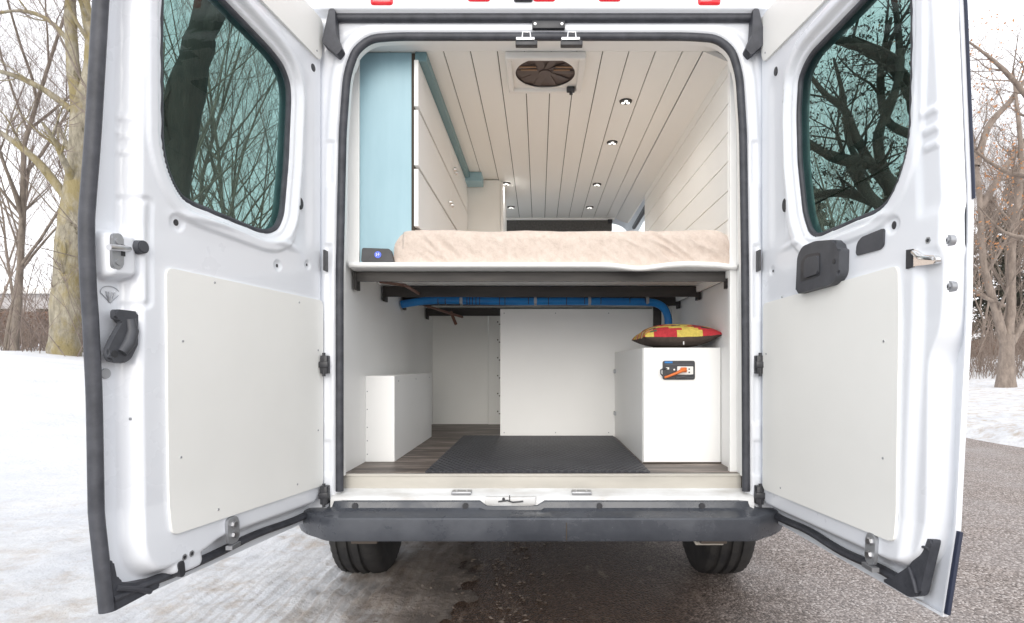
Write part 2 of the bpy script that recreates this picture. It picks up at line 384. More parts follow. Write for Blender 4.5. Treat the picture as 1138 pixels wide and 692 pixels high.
INR = [(.84, 1.33), (.8704, .8544), (.8708, .437), (.8661, .1602), (.8592, .0756), (.8303, .0155), (.845, -.3379), (.8436, -.4116), (.8275, -.485), (.7825, -.5249), (.7313, -.5382), (.0306, -.5534), (-.0071, -.5138), (-.0149, -.4734), (-.0149, 1.33)]
def make_door(side, f, win, inn):
    L = side == 'L'
    nu, nv = 166, 372
    U, V = np.meshgrid(np.linspace(-.03, .866, nu), np.linspace(-.60, 1.345, nv))
    win_d = rounded(win, .02, 3); inn_d = rounded(inn, .04, 4)
    din = sdf(U, V, inn_d); dw = -sdf(U, V, win_d)      # dw: outside distance
    h = -.052 + .052 * ss(-.004, .030, din)
    # stamped frame round the window: a raised rim, then the recess that carries the glass
    rim = ss(.072, .062, dw) * ss(.031, .039, dw)
    h += .007 * rim * (din > .01)
    h -= .013 * ss(.032, .025, dw)
    h -= .022 * ss(.012, .002, dw)
    if L:
        for (cu, cv, r_, k) in ((.6676, .393, .026, 1), (.0889, .3721, .018, 1), (.2528, .3418, .02, 1)):
            d = np.hypot(U - cu, V - cv); h -= .005 * ss(r_, r_ - .006, d)
        # raised pad for the upper latch, the shallow tray round it
        d = sdf(U, V, rounded([(.868, .335), (.775, .345), (.77, .215), (.862, .205)], .03)); h = np.maximum(h, -.052 + .046 * ss(0, .018, d))
        d = sdf(U, V, rounded([(.875, .42), (.745, .44), (.745, .15), (.865, .13)], .02)); h -= .004 * ss(-.003, .003, d) * ss(.02, .012, d)
        d = sdf(U, V, rounded([(.72, -.44), (.60, -.46), (.58, -.59), (.72, -.585)], .05)); h = np.maximum(h, -.052 + .050 * ss(0, .02, d))
    else:
        for (cu, cv, r_, k) in ((.6876, .3779, .026, 1), (.0841, .3491, .018, 1), (.2717, .3225, .016, 1)):
            d = np.hypot(U - cu, V - cv); h -= .005 * ss(r_, r_ - .006, d)
        h -= .016 * ss(.755, .79, U) * ss(.30, .24, V)
        h -= .006 * ss(.765, .79, U) * ss(.36, .40, V)
    for vv in (.63, .585, .545):
        h += .005 * ss(.014, .004, np.abs(V - vv)) * ss(.79, .80, U) * ss(.85, .84, U) * (din > .0)
    h -= .009 * ss(.05, .10, U) * ss(.20, .15, U) * ss(.40, .50, V) * ss(1.10, 1.0, V) * (dw > .05)
    # swage line below the window
    h += .006 * ss(.018, .0, np.abs(V - (.40 + .03 * np.sin(U * 4)))) * ss(.10, .2, U) * ss(.72, .62, U)
    gy, gx = np.gradient(dw, V[1, 0] - V[0, 0], U[0, 1] - U[0, 0]); g2 = gx ** 2 + gy ** 2 + 1e-6
    near = (dw < .0036) & (dw > -.0036); keep = dw > -.0036
    h0 = h.copy(); U0, V0 = U.copy(), V.copy()
    U = np.where(near, U - dw * gx / g2, U); V = np.where(near, V - dw * gy / g2, V)
    vs = []; 
    for j in range(nv):
        for i in range(nu): vs.append(f(U[j, i], V[j, i], h[j, i]))
    nb = len(vs)
    fs = []
    for j in range(nv - 1):
        for i in range(nu - 1):
            if keep[j, i] and keep[j + 1, i] and keep[j, i + 1] and keep[j + 1, i + 1]:
                q = (j * nu + i, j * nu + i + 1, (j + 1) * nu + i + 1, (j + 1) * nu + i)
                fs.append(q if not L else q[::-1])
    # outer skin: coarser sheet 9 mm outside the flange, and the hem that joins the two
    mu, mv = 84, 94
    uu = np.array([-.034 + .905 * i / (mu - 1) for i in range(mu)]); vv = np.array([-.604 + 1.953 * j / (mv - 1) for j in range(mv)])
    UU, VV = np.meshgrid(uu, vv); dwo = -sdf(UU, VV, win_d); gy, gx = np.gradient(dwo, vv[1] - vv[0], uu[1] - uu[0]); g2 = gx ** 2 + gy ** 2 + 1e-6
    nr_ = np.abs(dwo) < .014; dk = dwo > -.014; UU = np.where(nr_, UU - (dwo + .001) * gx / g2, UU); VV = np.where(nr_, VV - (dwo + .001) * gy / g2, VV)
    for j in range(mv):
        for i in range(mu):
            u = UU[j, i]; v = VV[j, i]
            vs.append(f(u, v, -.066 - .004 * math.sin(math.pi * i / (mu - 1))))
    for j in range(mv - 1):
        for i in range(mu - 1):
            if dk[j, i] and dk[j + 1, i] and dk[j, i + 1] and dk[j + 1, i + 1]:
                q = (nb + j * mu + i, nb + j * mu + i + 1, nb + (j + 1) * mu + i + 1, nb + (j + 1) * mu + i)
                fs.append(q[::-1] if not L else q)
    def hem(a, b):                                      # a: (u,v) start, b: end
        n0 = len(vs); K = 60
        for k in range(K + 1):
            t = k / K; u = a[0] + (b[0] - a[0]) * t; v = a[1] + (b[1] - a[1]) * t
            vs.append(f(u, v, -.066)); vs.append(f(u, v, -.0505))
        for k in range(K): fs.append((n0 + 2 * k, n0 + 2 * k + 1, n0 + 2 * k + 3, n0 + 2 * k + 2))
    hem((-.034, -.604), (.871, -.604)); hem((.871, -.604), (.871, 1.349)); hem((.871, 1.349), (-.034, 1.349)); hem((-.034, 1.349), (-.034, -.604))
    def lip(a, b, c, d):
        n0 = len(vs); K = 60
        for k in range(K + 1):
            t = k / K
            vs.append(f(a[0] + (b[0] - a[0]) * t, a[1] + (b[1] - a[1]) * t, -.0505)); vs.append(f(c[0] + (d[0] - c[0]) * t, c[1] + (d[1] - c[1]) * t, -.0515))
        for k in range(K): fs.append((n0 + 2 * k, n0 + 2 * k + 1, n0 + 2 * k + 3, n0 + 2 * k + 2))
    lip((-.034, -.604), (.871, -.604), (-.03, -.598), (.866, -.598)); lip((.871, -.604), (.871, 1.349), (.865, -.6), (.865, 1.345)); lip((-.034, -.604), (-.034, 1.349), (-.029, -.6), (-.029, 1.345))
    d = pyd('rear_door', vs, fs, 'white_paint', van, True)
    d['label'] = 'left rear door, hinged open' if L else 'right rear door, hinged open'
    def hh(u, v):
        return float(h0[int(np.clip(round((v + .60) / 1.945 * (nv - 1)), 0, nv - 1)), int(np.clip(round((u + .03) / .896 * (nu - 1)), 0, nu - 1))])
    # glass and its rubber
    g = MB().prism(rounded(win, .02, 3), f, -.044, -.040)
    gl = g.build('window', 'tinted_glass', d)
    wd = rounded(win, .03, 5)
    sl = MB().tube([f(p[0], p[1], -.031) for p in wd], .0095, 8, closed=True); sl.build('window_seal', 'rubber', d, True)
    return d, hh
doorL, hL = make_door('L', mapL, WINL, INL)
doorR, hR = make_door('R', mapR, WINR, INR)

def panel(name, f, pts, par, m='cream_board', n0=-.003, n1=.005, r=.02, screws=(), bev=.0012):
    b = MB(); b.prism(rounded(pts, r, 5), f, n0, n1, bev)
    b.mi = 1
    for (u, v) in screws:
        b.cyl(f(u, v, n1 - .001), f(u, v, n1 + .0016), .0042, .0030, 10)
    return b.build(name, [m, 'zinc'], par, True)
panel('lining_panel', mapL, [(.708, .262), (.004, .246), (.004, -.466), (.708, -.459)], doorL, screws=[(.6584, .065), (.6687, -.2556), (.5417, -.4297), (.0372, .0548), (.0375, -.2501), (.1647, -.4303), (.5427, .2431), (.1497, .2249)], n0=.0, n1=.008)
panel('lining_panel', mapR, [(.034, .232), (.716, .264), (.746, -.463), (.034, -.474)], doorR, screws=[(.6717, .064), (.6872, -.253), (.1678, -.442), (.0577, .0407), (.1643, .2425)], n0=.0, n1=.008)
panel('upper_panel', mapL, [(.80, 1.178), (.386, 1.1726), (.02, 1.160), (.006, 1.325), (.78, 1.325)], doorL, r=.03, screws=[(.055, 1.185), (.4, 1.195)], n0=0, n1=.010)
panel('upper_panel', mapR, [(.86, 1.12), (.444, 1.1351), (.035, 1.148), (.008, 1.325), (.84, 1.325)], doorR, r=.03, screws=[(.06, 1.175), (.45, 1.16)], n0=0, n1=.010)
# small plugs and holes
def plugs(f, par, items):
    for (u, v, ru, rv, n, m, hgt) in items:
        n = (hL if par is doorL else hR)(u, v)
        pts = [(u + ru * math.cos(2 * math.pi * k / 20), v + rv * math.sin(2 * math.pi * k / 20)) for k in range(20)]
        MB().prism(pts, f, n - .004, n + hgt, .0008).build('grommet', m, par, True)
plugs(mapL, doorL, [(.6676, .393, .008, .009, -.004, 'black_plastic', .002), (.0889, .3721, .004, .005, -.004, 'black_plastic', .002), (.2528, .3418, .005, .006, -.004, 'black_plastic', .002), (.134, .5878, .017, .022, -.008, 'black_plastic', .003), (.0631, 1.118, .014, .014, .0, 'black_plastic', .002), (.79, -.1396, .003, .004, 0, 'zinc', .002), (.835, -.0224, .013, .013, -.047, 'zinc', .004)])
plugs(mapR, doorR, [(.6876, .3779, .008, .011, -.004, 'black_plastic', .002), (.0841, .3491, .004, .005, -.004, 'black_plastic', .002), (.2717, .3225, .005, .007, -.004, 'black_plastic', .002), (.1757, .5694, .015, .024, -.008, 'black_plastic', .003), (.1177, 1.0772, .013, .016, .0, 'black_plastic', .002)])
for f, par, its in ((mapR, doorR, [(.8078, .3114, -.006), (.847, .3031, -.024), (.842, .1912, -.03)]), (mapL, doorL, [(.6687, -.53, -.002), (.6433, -.5281, -.002)])):
    for (u, v, n) in its:
        n = (hL if par is doorL else hR)(u, v) - .006
        b = MB(); b.cyl(f(u, v, n - .01), f(u, v, n + .004), .0155, .0145, 24); b.cyl(f(u, v, n), f(u, v, n + .007), .010, .009, 6); b.mi = 1; b.cyl(f(u, v, n + .006), f(u, v, n + .0076), .0045, .0045, 8)
        b.build('bolt', ['zinc', 'black_plastic'], par)
# left door: latch with its pin, buffer knob, emergency mark, pull handle
b = MB(); b.prism(rounded([(.853, .325), (.822, .328), (.822, .238), (.853, .235)], .016, 5), mapL, -.012, -.004, .002)
b.cyl(mapL(.8375, .307, -.006), mapL(.8375, .307, -.001), .008, n=12); b.cyl(mapL(.8375, .255, -.006), mapL(.8375, .255, -.001), .008, n=12)
b.mi = 1; b.prism([(.83, .300), (.82, .300), (.82, .272), (.83, .272)], mapL, -.006, -.002)
b.mi = 2; b.tube([mapL(.815, .291, .002), mapL(.85, .286, .020), mapL(.885, .281, .024)], .0075, 12)
b.build('latch', ['zinc', 'black_plastic', 'steel'], doorL, True)
b = MB(); b.cyl(mapL(.779, .303, -.012), mapL(.779, .303, .012), .0185, .0165, 24, bev=.003); b.build('buffer_knob', 'grey_plastic', doorL, True)
hp = [(.842, .138), (.776, .137), (.770, .105), (.776, .06), (.800, .014), (.822, .002), (.856, .008), (.864, .030), (.846, .067), (.826, .100), (.822, .112), (.842, .112)]
b = MB(); b.prism(rounded(hp, .01, 4), mapL, -.026, -.010, .005); b.tube([mapL(.80, .115, -.012), mapL(.797, .085, -.008), mapL(.808, .055, -.006), mapL(.826, .030, -.009)], [.012, .014, .015, .013], 12); b.cyl(mapL(.80, .118, -.05), mapL(.80, .118, -.015), .014); b.mi = 1; b.cyl(mapL(.845, .026, -.011), mapL(.845, .026, -.0085), .009, n=16)
b.build('handle', ['grey_plastic', 'black_plastic'], doorL, True)
# the little stamped emblem above it: an arc with a fan of strokes
ec = (.821, .168)
b = MB(); arc = [mapL(ec[0] + .025 * math.cos(t), ec[1] + .014 + .016 * math.sin(t), -.0505) for t in np.linspace(R(-10), R(190), 16)]
b.tube(arc, .0010, 6); b.tube([arc[0], mapL(ec[0], ec[1] - .012, -.0505)], .0009, 6); b.tube([arc[-1], mapL(ec[0], ec[1] - .012, -.0505)], .0009, 6)
for k in (-.012, -.005, .004, .011): b.tube([mapL(ec[0] + k, ec[1] + .016, -.050), mapL(ec[0] + k * .8, ec[1] + .006, -.050), mapL(ec[0] + k * .2, ec[1] - .010, -.0505)], .0014, 6)
b.build('emblem', 'zinc', doorL)
# lower brackets
def bracket(f, par, pts, c1, c2):
    b = MB(); b.prism(rounded(pts, .02, 5), f, 0, .011, .002); b.mi = 1
    for c in (c1, c2): b.cyl(f(c[0], c[1], .010), f(c[0], c[1], .019), .011, .0095, 6)
    b.mi = 0; b.box(-.5, .5, -.5, .5, -.5, .5, .0, M=Matrix.Translation(f((pts[2][0] + pts[3][0]) / 2, -.552, .006)) @ Matrix.Diagonal((.02, .05, .012, 1)))
    b.build('check_bracket', ['zinc', 'steel'], par, True)
bracket(mapL, doorL, [(.512, -.465), (.462, -.465), (.466, -.545), (.514, -.545)], (.4875, -.4874), (.4885, -.5195))
bracket(mapR, doorR, [(.640, -.462), (.682, -.462), (.690, -.545), (.650, -.545)], (.664, -.4839), (.667, -.5193))
MB().prism(rounded([(.694, -.538), (.672, -.535), (.672, -.577), (.69, -.58)], .01), mapL, -.03, .0025, .001).build('lower_latch', 'black_plastic', doorL)
# right door: inner handle housing, blank cover, striker
hp = [(.2888, .2374), (.2981, .3636), (.3259, .3914), (.3943, .3951), (.4924, .379), (.503, .3507), (.514, .3458), (.512, .2731), (.4793, .2451)]
b = MB(); b.prism(rounded(hp, .016, 5), mapR, .0, .034, .006)
b.mi = 1; b.prism(rounded([(.320, .275), (.322, .344), (.352, .360), (.424, .354), (.424, .281)], .012, 4), mapR, .0335, .0352)
b.cyl(mapR(.4908, .3129, .03), mapR(.4908, .3129, .0355), .0075, n=14)
b.mi = 0; b.prism(rounded([(.345, .283), (.347, .340), (.365, .348), (.42, .345), (.42, .287)], .01, 4), mapR, .035, .041, .003)
b.build('handle', ['grey_plastic', 'black_plastic'], doorR, True)
b = MB(); b.prism(rounded([(.5472, .3197), (.5507, .3519), (.5658, .3698), (.6615, .3765), (.6597, .3288), (.6461, .32)], .01, 4), mapR, .0, .005, .0015); b.build('cover_plate', 'grey_plastic', doorR, True)
b = MB(); b.prism(rounded([(.7485, .2979), (.7724, .2956), (.793, .2779), (.8376, .2674), (.8351, .2479), (.7847, .2519), (.7491, .2532)], .008, 4), mapR, -.012, .004, .002)
b.mi = 1; b.prism([(.742, .300), (.764, .298), (.764, .252), (.742, .250)], mapR, -.01, .0065, .001)
b.mi = 0; b.tube([mapR(.765, .29, .006), mapR(.79, .272, .012), mapR(.83, .262, .006)], .005, 8)
b.build('striker', ['chrome', 'black_plastic'], doorR, True)
# rubber: free edge of the left door, bottoms of both, corner block of the right
pts = [(.878, 1.33), (.879, .9), (.877, .55), (.881, .42), (.884, .30), (.880, .18), (.876, .12), (.872, .02), (.868, -.08), (.868, -.36), (.868, -.56), (.868, -.602)]
b = MB(); b.tube([mapL(u, v, -.046) for u, v in rounded(pts, .08, 4, closed=False)], [(.019, .013)] * len(rounded(pts, .08, 4, closed=False)), 12, flat=(0, 1, 0))
b.build('edge_seal', 'rubber', doorL, True)
def bottom_seal(f, par, u0, u1, extra):
    b = MB(); P = [f(u0 + (u1 - u0) * k / 24, -.571 - .004 * math.sin(k * .5) + extra(u0 + (u1 - u0) * k / 24), -.042) for k in range(25)]
    b.tube(P, [(.017, .012)] * 25, 12, flat=(0, 0, 1)); return b
b = bottom_seal(mapL, doorL, -.01, .86, lambda u: -.006 * ss(.55, .7, u))
b.prism(rounded([(.872, -.48), (.850, -.48), (.845, -.535), (.81, -.552), (.74, -.565), (.72, -.592), (.872, -.602)], .012), mapL, -.052, -.03, .004)
b.tube([mapL(.76, -.592, -.028), mapL(.80, -.57, -.022), mapL(.85, -.55, -.028)], .007, 8)
b.build('bottom_seal', 'rubber', doorL, True)
b = bottom_seal(mapR, doorR, -.01, .72, lambda u: .0)
b.prism(rounded([(.7976, -.4366), (.834, -.4303), (.8186, -.573), (.7874, -.590), (.6776, -.587), (.7252, -.5575), (.7726, -.515), (.7943, -.4669)], .012), mapR, -.052, -.026, .005)
b.tube([mapR(.80, -.455, -.024), mapR(.83, -.455, -.024)], .004, 8); b.tube([mapR(.775, -.52, -.024), mapR(.80, -.545, -.021), mapR(.81, -.57, -.024)], .005, 8)
b.build('bottom_seal', 'rubber', doorR, True)
b = MB(); b.tube([mapR(.875, -.40 - .196 * k / 8, -.058) for k in range(9)], [(.006, .010)] * 9, 8, flat=(0, 1, 0)); b.build('edge_strip', 'blue_edge', doorR, True)
b = MB(); b.tube([mapR(.874, .40 + .93 * k / 20, -.062) for k in range(21)], [(.003, .006)] * 21, 8, flat=(0, 1, 0)); b.build('edge_strip', 'blue_edge', doorR, True)

# --- rear frame: stamped surround of the opening, as a relief facing backwards
xl, xr = -.772, .798
seal_path = [(xl - .000, -.49), (xl, .36), (xl + .012, .90), (xl + .028, 1.12), (xl + .06, 1.215), (xl + .12, 1.262), (xl + .22, 1.270), (xr - .22, 1.270), (xr - .11, 1.262), (xr - .05, 1.215), (xr - .022, 1.12), (xr - .008, .90), (xr, .36), (xr + .004, -.49)]
open_poly = rounded(seal_path, .05, 5, closed=False) + [(xr, -.7), (xl, -.7)]
nx, nz = 250, 300
XX, ZZ = np.meshgrid(np.linspace(-.985, 1.01, nx), np.linspace(-.56, 1.62, nz))
do = -sdf(XX, ZZ, open_poly)
ax = np.abs(XX - CX)
y = .012 + 0 * XX
y -= .016 * ss(.012, .024, do)                       # first step of the jamb
y += .012 * ss(.055, .07, do) * ss(1.33, 1.28, ZZ)   # hinge gutter
y -= .040 * ss(1.344, 1.352, ZZ)                     # the roof edge stands proud
y -= .018 * ss(.118, .135, do) * ss(1.3, 1.2, ZZ)
for (z0, z1) in ((.70, .86), (.18, .46), (-.22, -.04), (-.42, -.30)):
    for sgn in (-1, 1):
        y += .008 * ss(.01, .0, np.abs(ZZ - (z0 + z1) / 2) - (z1 - z0) / 2) * ss(.028, .034, do) * ss(.062, .054, do) * (np.sign(XX) == sgn)
y += .10 * (1 - np.sqrt(np.clip(1 - ((ax - .90) / .10).clip(0, 1) ** 2, 0, 1)))   # body corner
y += .12 * ss(1.50, 1.62, ZZ) ** 2
vs = [(XX[j, i], y[j, i], H + ZZ[j, i]) for j in range(nz) for i in range(nx)]
gy, gx = np.gradient(do, ZZ[1, 0] - ZZ[0, 0], XX[0, 1] - XX[0, 0]); g2 = gx ** 2 + gy ** 2 + 1e-6
near = np.abs(do) < .005; kp = do > -.005
XX = np.where(near, XX - do * gx / g2, XX); ZZ = np.where(near, ZZ - do * gy / g2, ZZ)
vs = [(XX[j, i], y[j, i], H + ZZ[j, i]) for j in range(nz) for i in range(nx)]
fs = [(j * nx + i, j * nx + i + 1, (j + 1) * nx + i + 1, (j + 1) * nx + i) for j in range(nz - 1) for i in range(nx - 1) if kp[j, i] and kp[j + 1, i] and kp[j, i + 1] and kp[j + 1, i + 1]]
frame = pyd('rear_frame', vs, fs, 'white_paint', van, True)
# body hull
st = [(.10, .998, -.62, 1.60), (.6, 1.01, -.62, 1.63), (2.0, 1.01, -.62, 1.65), (3.4, 1.005, -.62, 1.63), (3.9, .97, -.62, 1.50), (4.35, .93, -.62, .95), (4.75, .90, -.62, .42), (5.3, .86, -.60, .20), (5.55, .74, -.50, .0)]
ring = 40; vs = []; fs = []; fw = []
for (yy, hw, zb, zt) in st:
    zm = (zb + zt) / 2; hh = (zt - zb) / 2
    for k in range(ring):
        t = 2 * math.pi * k / ring; c, s_ = math.cos(t), math.sin(t); e = .22
        vs.append((CX + hw * math.copysign(abs(c) ** e, c), yy, H + zm + hh * math.copysign(abs(s_) ** e, s_)))
for a in range(len(st) - 1):
    for k in range(ring):
        q = (a * ring + k, a * ring + (k + 1) % ring, (a + 1) * ring + (k + 1) % ring, (a + 1) * ring + k)
        t = 360 * (k + .5) / ring; up = 14 < t < 166
        if (a in (4, 5) and up and 30 < t < 150): fw.append(q)
        elif a in (2, 3) and (2 < t < 20 or 160 < t < 178) : fw.append(q)
        else: fs.append(q)
fs.append(tuple((len(st) - 1) * ring + k for k in range(ring)))
body = pyd('body', vs, fs, 'white_paint', van, True)
pyd('windscreen', vs, fw, 'clear_glass', van, True)

# seals and small parts of the frame
P = [(p[0], .0, H + p[1]) for p in rounded(seal_path, .05, 5, closed=False)]
MB().tube(P, [(.0155, .014)] * len(P), 12, flat=(0, 1, 0)).build('opening_seal', 'rubber', frame, True)
b = MB(); b.tube([(-.79, -.012, H + 1.334), (.83, -.012, H + 1.334)], .0155, 12); b.tube([(-.78, -.022, H + 1.341), (.82, -.022, H + 1.341)], .006, 8)
b.build('gutter_seal', 'rubber', frame, True)
for s_, x0 in ((-1, -.797), (1, .835)):
    b = MB(); poly = [(x0, 1.352), (x0 - s_ * .022, 1.352), (x0 - s_ * .026, 1.25), (x0 - s_ * .050, 1.20), (x0 - s_ * .030, 1.175), (x0 + s_ * .028, 1.225)]
    b.prism(rounded(poly, .008, 3), lambda u, v, n: (u, n, H + v), -.045, .0, .004)
    b.build('corner_block', 'rubber', frame, True)
# hinges: black hinge boxes in the jamb
for s_, x0 in ((-1, -.822), (1, .845)):
    MB().box(x0 - .004, x0 + .004, -.03, .01, H + .36, H + .44, .002).build('hinge_slot', 'black_plastic', frame)
    for zz in (.0, -.50):
        b = MB(); b.box(x0 - .014, x0 + .014, -.035, .01, H + zz - (.035 if zz < .1 else .055), H + zz + (.035 if zz < .1 else .055), .004)
        b.box(x0 - .018, x0 + .018, -.04, -.02, H + zz - .012, H + zz + .012, .003)
        b.cyl((x0, -.03, H + zz - .045), (x0, -.03, H + zz + .045), .006, n=10)
        b.build('hinge', 'black_plastic', frame, True)
# top strikers and plate
b = MB(); b.box(-.026, .100, -.02, .0, H + 1.292, H + 1.322, .002); b.mi = 1
for x in (-.015, .088): b.cyl((x, -.023, H + 1.307), (x, -.018, H + 1.307), .005, n=12)
b.build('latch_plate', ['black_plastic', 'steel'], frame, True)
for x in (-.048, .125):
    b = MB(); b.box(x - .042, x + .042, -.03, -.005, H + 1.222, H + 1.240, .002)
    b.mi = 1; b.box(x - .040, x + .032, -.036, -.012, H + 1.238, H + 1.250, .003)
    b.tube([(x - .016, -.034, H + 1.248), (x - .014, -.034, H + 1.268), (x + .014, -.034, H + 1.268), (x + .016, -.034, H + 1.248)], .0035, 8)
    b.build('striker', ['black_plastic', 'chrome'], frame, True)
# clearance lights on the roof edge
for x, lit in ((-.597, 1), (-.228, 0), (.02, 0), (.268, 0), (.646, 1)):
    b = MB(); b.box(x - .043, x + .043, -.055, -.02, H + (1.364 if lit else 1.378), H + 1.455, .011, 4)
    b.mi = 1; b.box(x - .05, x + .05, -.035, -.015, H + (1.358 if lit else 1.372), H + 1.462, .006)
    b.mi = 2; b.cyl((x, -.0565, H + 1.395), (x, -.05, H + 1.395), .016 if lit else .012, n=16)
    b.build('clearance_light', ['red_lens', 'black_plastic', 'red_lens_lit' if lit else 'red_lens'], frame, True)
b = MB(); b.box(-.096, -.024, -.06, -.02, H + 1.376, H + 1.44, .008, 3); b.cyl((-.06, -.07, H + 1.42), (-.06, -.05, H + 1.42), .014, n=16); b.build('rear_camera', 'black_plastic', frame, True)
# the row of small grey letters at the top right: only their feet are in the picture
b = MB()
random.seed(4)
x = .712
for wdt in (.010, .004, .009, .009, .005, .008, .010, .009, .004, .008, .008, .010):
    b.box(x, x + .0026, -.0315, -.028, H + 1.375, H + 1.395, .0004); 
    if wdt > .006:
        b.box(x + wdt - .0026, x + wdt, -.0315, -.028, H + 1.375, H + 1.395, .0004)
        b.box(x + .0026, x + wdt - .0026, -.0312, -.028, H + 1.392, H + 1.395, .0003)
    x += wdt + .0035
b.build('lettering', 'zinc', frame)

# sill, threshold, bumper
b = MB(); b.box(-.775, .80, .045, .07, H - .491, H - .434, .003); b.box(-.775, .80, .041, .06, H - .442, H - .432, .002)
b.build('threshold', 'sill_cream', van, True)
vs = []; fs = []
prof = [(.05, -.487), (.02, -.497), (-.008, -.505), (-.018, -.512), (-.022, -.530), (-.022, -.56)]
xs_ = np.linspace(-.80, .825, 66)
for (yy, zz) in prof:
    for x in xs_:
        dip = .012 * ss(-.22, -.19, x) * ss(.0, -.03, x) if zz < -.51 else 0
        vs.append((x, yy - dip * .6, H + zz + 0))
for a in range(len(prof) - 1):
    for i in range(65): fs.append((a * 66 + i, a * 66 + i + 1, (a + 1) * 66 + i + 1, (a + 1) * 66 + i))
sill = pyd('sill', vs, fs, 'dirty_white', van, True)
for x in (-.300, .165):
    b = MB(); b.box(x - .038, x + .038, -.012, .03, H - .502, H - .490, .002, M=Matrix.Identity(4)); b.mi = 1
    for k in (-.02, .02): b.cyl((x + k, .008, H - .491), (x + k, .008, H - .488), .006, n=10)
    b.build('sill_latch', ['zinc', 'steel'], sill, True)
b = MB(); b.box(-.205, -.012, -.034, -.01, H - .535, H - .506, .004)
b.mi = 1; b.tube([(-.155, -.038, H - .522), (-.12, -.040, H - .517), (-.10, -.040, H - .524), (-.06, -.040, H - .520)], .003, 8); b.cyl((-.135, -.037, H - .513), (-.135, -.033, H - .513), .006, n=10); b.tube([(-.112, -.036, H - .498), (-.112, -.038, H - .522)], .002, 6)
b.build('striker_plate', ['dirty_white', 'black_plastic'], sill, True)
# bumper: extruded step profile with wrapped ends
prof = [(-.018, -.520), (-.034, -.524), (-.040, -.545), (-.05, -.551), (-.127, -.557), (-.134, -.5595), (-.138, -.565), (-.139, -.600), (-.136, -.636), (-.131, -.645), (-.10, -.65), (-.0, -.65)]
vs = []; fs = []; xs_ = list(np.linspace(-.750, .765, 56))
stations = [(-.950, .17, .034), (-.940, .150, .020), (-.915, .118, .006), (-.885, .090, .001), (-.86, .070, .0), (-.83, .048, 0), (-.805, .026, 0), (-.78, .008, 0)] + [(x, 0, 0) for x in xs_] + [(.795, .008, 0), (.82, .026, 0), (.845, .048, 0), (.875, .070, .0), (.90, .090, .001), (.93, .118, .006), (.955, .150, .020), (.965, .17, .034)]
for (x, dy, dz) in stations:
    for (yy, zz) in prof:
        edge = 1 if abs(x - CX) < .835 else 0
        if not edge and zz > -.556: zz = -.556 + (zz + .556) * .2
        if -.22 < x < .0 and zz > -.55: zz -= .016
        vs.append((x, yy + dy, H + zz + (dz if zz < -.62 else -dz * .3)))
k = len(prof)
for i in range(len(stations) - 1):
    for j in range(k - 1): fs.append((i * k + j, i * k + j + 1, (i + 1) * k + j + 1, (i + 1) * k + j))
bumper = pyd('bumper', vs, fs, 'bumper_plastic', van)
bumper.data.shade_smooth(); bumper.data.set_sharp_from_angle(angle=R(30))
for x in (-.70, -.28, .23, .62): MB().cyl((x, -.045, H - .537), (x, -.036, H - .537), .011, n=14).build('bumper_bolt', 'black_plastic', bumper)
for x in (.10,): MB().box(x - .0015, x + .0015, -.1405, -.13, H - .638, H - .575).build('seam', 'gap_dark', bumper)
# wheels
def wheel(x):
    prof = [(-.100, .20), (-.108, .25), (-.112, .29), (-.104, .322), (-.094, .334), (-.070, .340), (-.066, .330), (-.054, .330), (-.050, .341), (-.022, .342), (-.018, .331), (-.006, .331), (-.002, .3425), (.026, .342), (.030, .331), (.042, .331), (.046, .341), (.072, .340), (.094, .334), (.104, .322), (.112, .29), (.108, .25), (.100, .20)]
    n = 96; vs = []; fs = []
    for i in range(n):
        a = 2 * math.pi * i / n
        for j, (px, pr) in enumerate(prof):
            r_ = pr
            if j in (4, 5, 17, 18, 3, 19) and i % 2: r_ -= .006
            vs.append((x + px, .62 + r_ * math.cos(a), .342 + r_ * math.sin(a)))
    k = len(prof)
    for i in range(n):
        for j in range(k - 1): fs.append((i * k + j, i * k + j + 1, ((i + 1) % n) * k + j + 1, ((i + 1) % n) * k + j))
    t = pyd('wheel', vs, fs, 'tyre', van); t.data.shade_smooth(); t.data.set_sharp_from_angle(angle=R(35))
    b = MB(); b.cyl((x - .09, .62, .342), (x + .09, .62, .342), .205, n=36); b.cyl((x - .11, .62, .342), (x + .11, .62, .342), .07, n=20); b.build('rim', 'mud_metal', t)
wheel(-.825); wheel(.855)
b = MB(); b.cyl((-.75, .62, .342), (.78, .62, .342), .035, n=14)
for x in (-.66, .66): b.box(x - .03, x + .03, -.02, 1.2, .37, .40, .004); b.box(x - .05, x + .05, -.06, .05, .333, .385, .004)
b.box(-.39, -.34, .0, .12, .33, .40, .006); b.cyl((-.36, .06, .33), (-.36, .06, .345), .03, n=14)
b.box(-1.0, 1.0, .12, 4.6, .40, .46); b.build('undercarriage', 'mud_metal', van)
b = MB(); b.tube([(.59, -.02, .35), (.60, -.03, .328), (.70, -.03, .328), (.71, -.02, .35)], .008, 8); b.build('tow_loop', 'sill_cream', van, True)

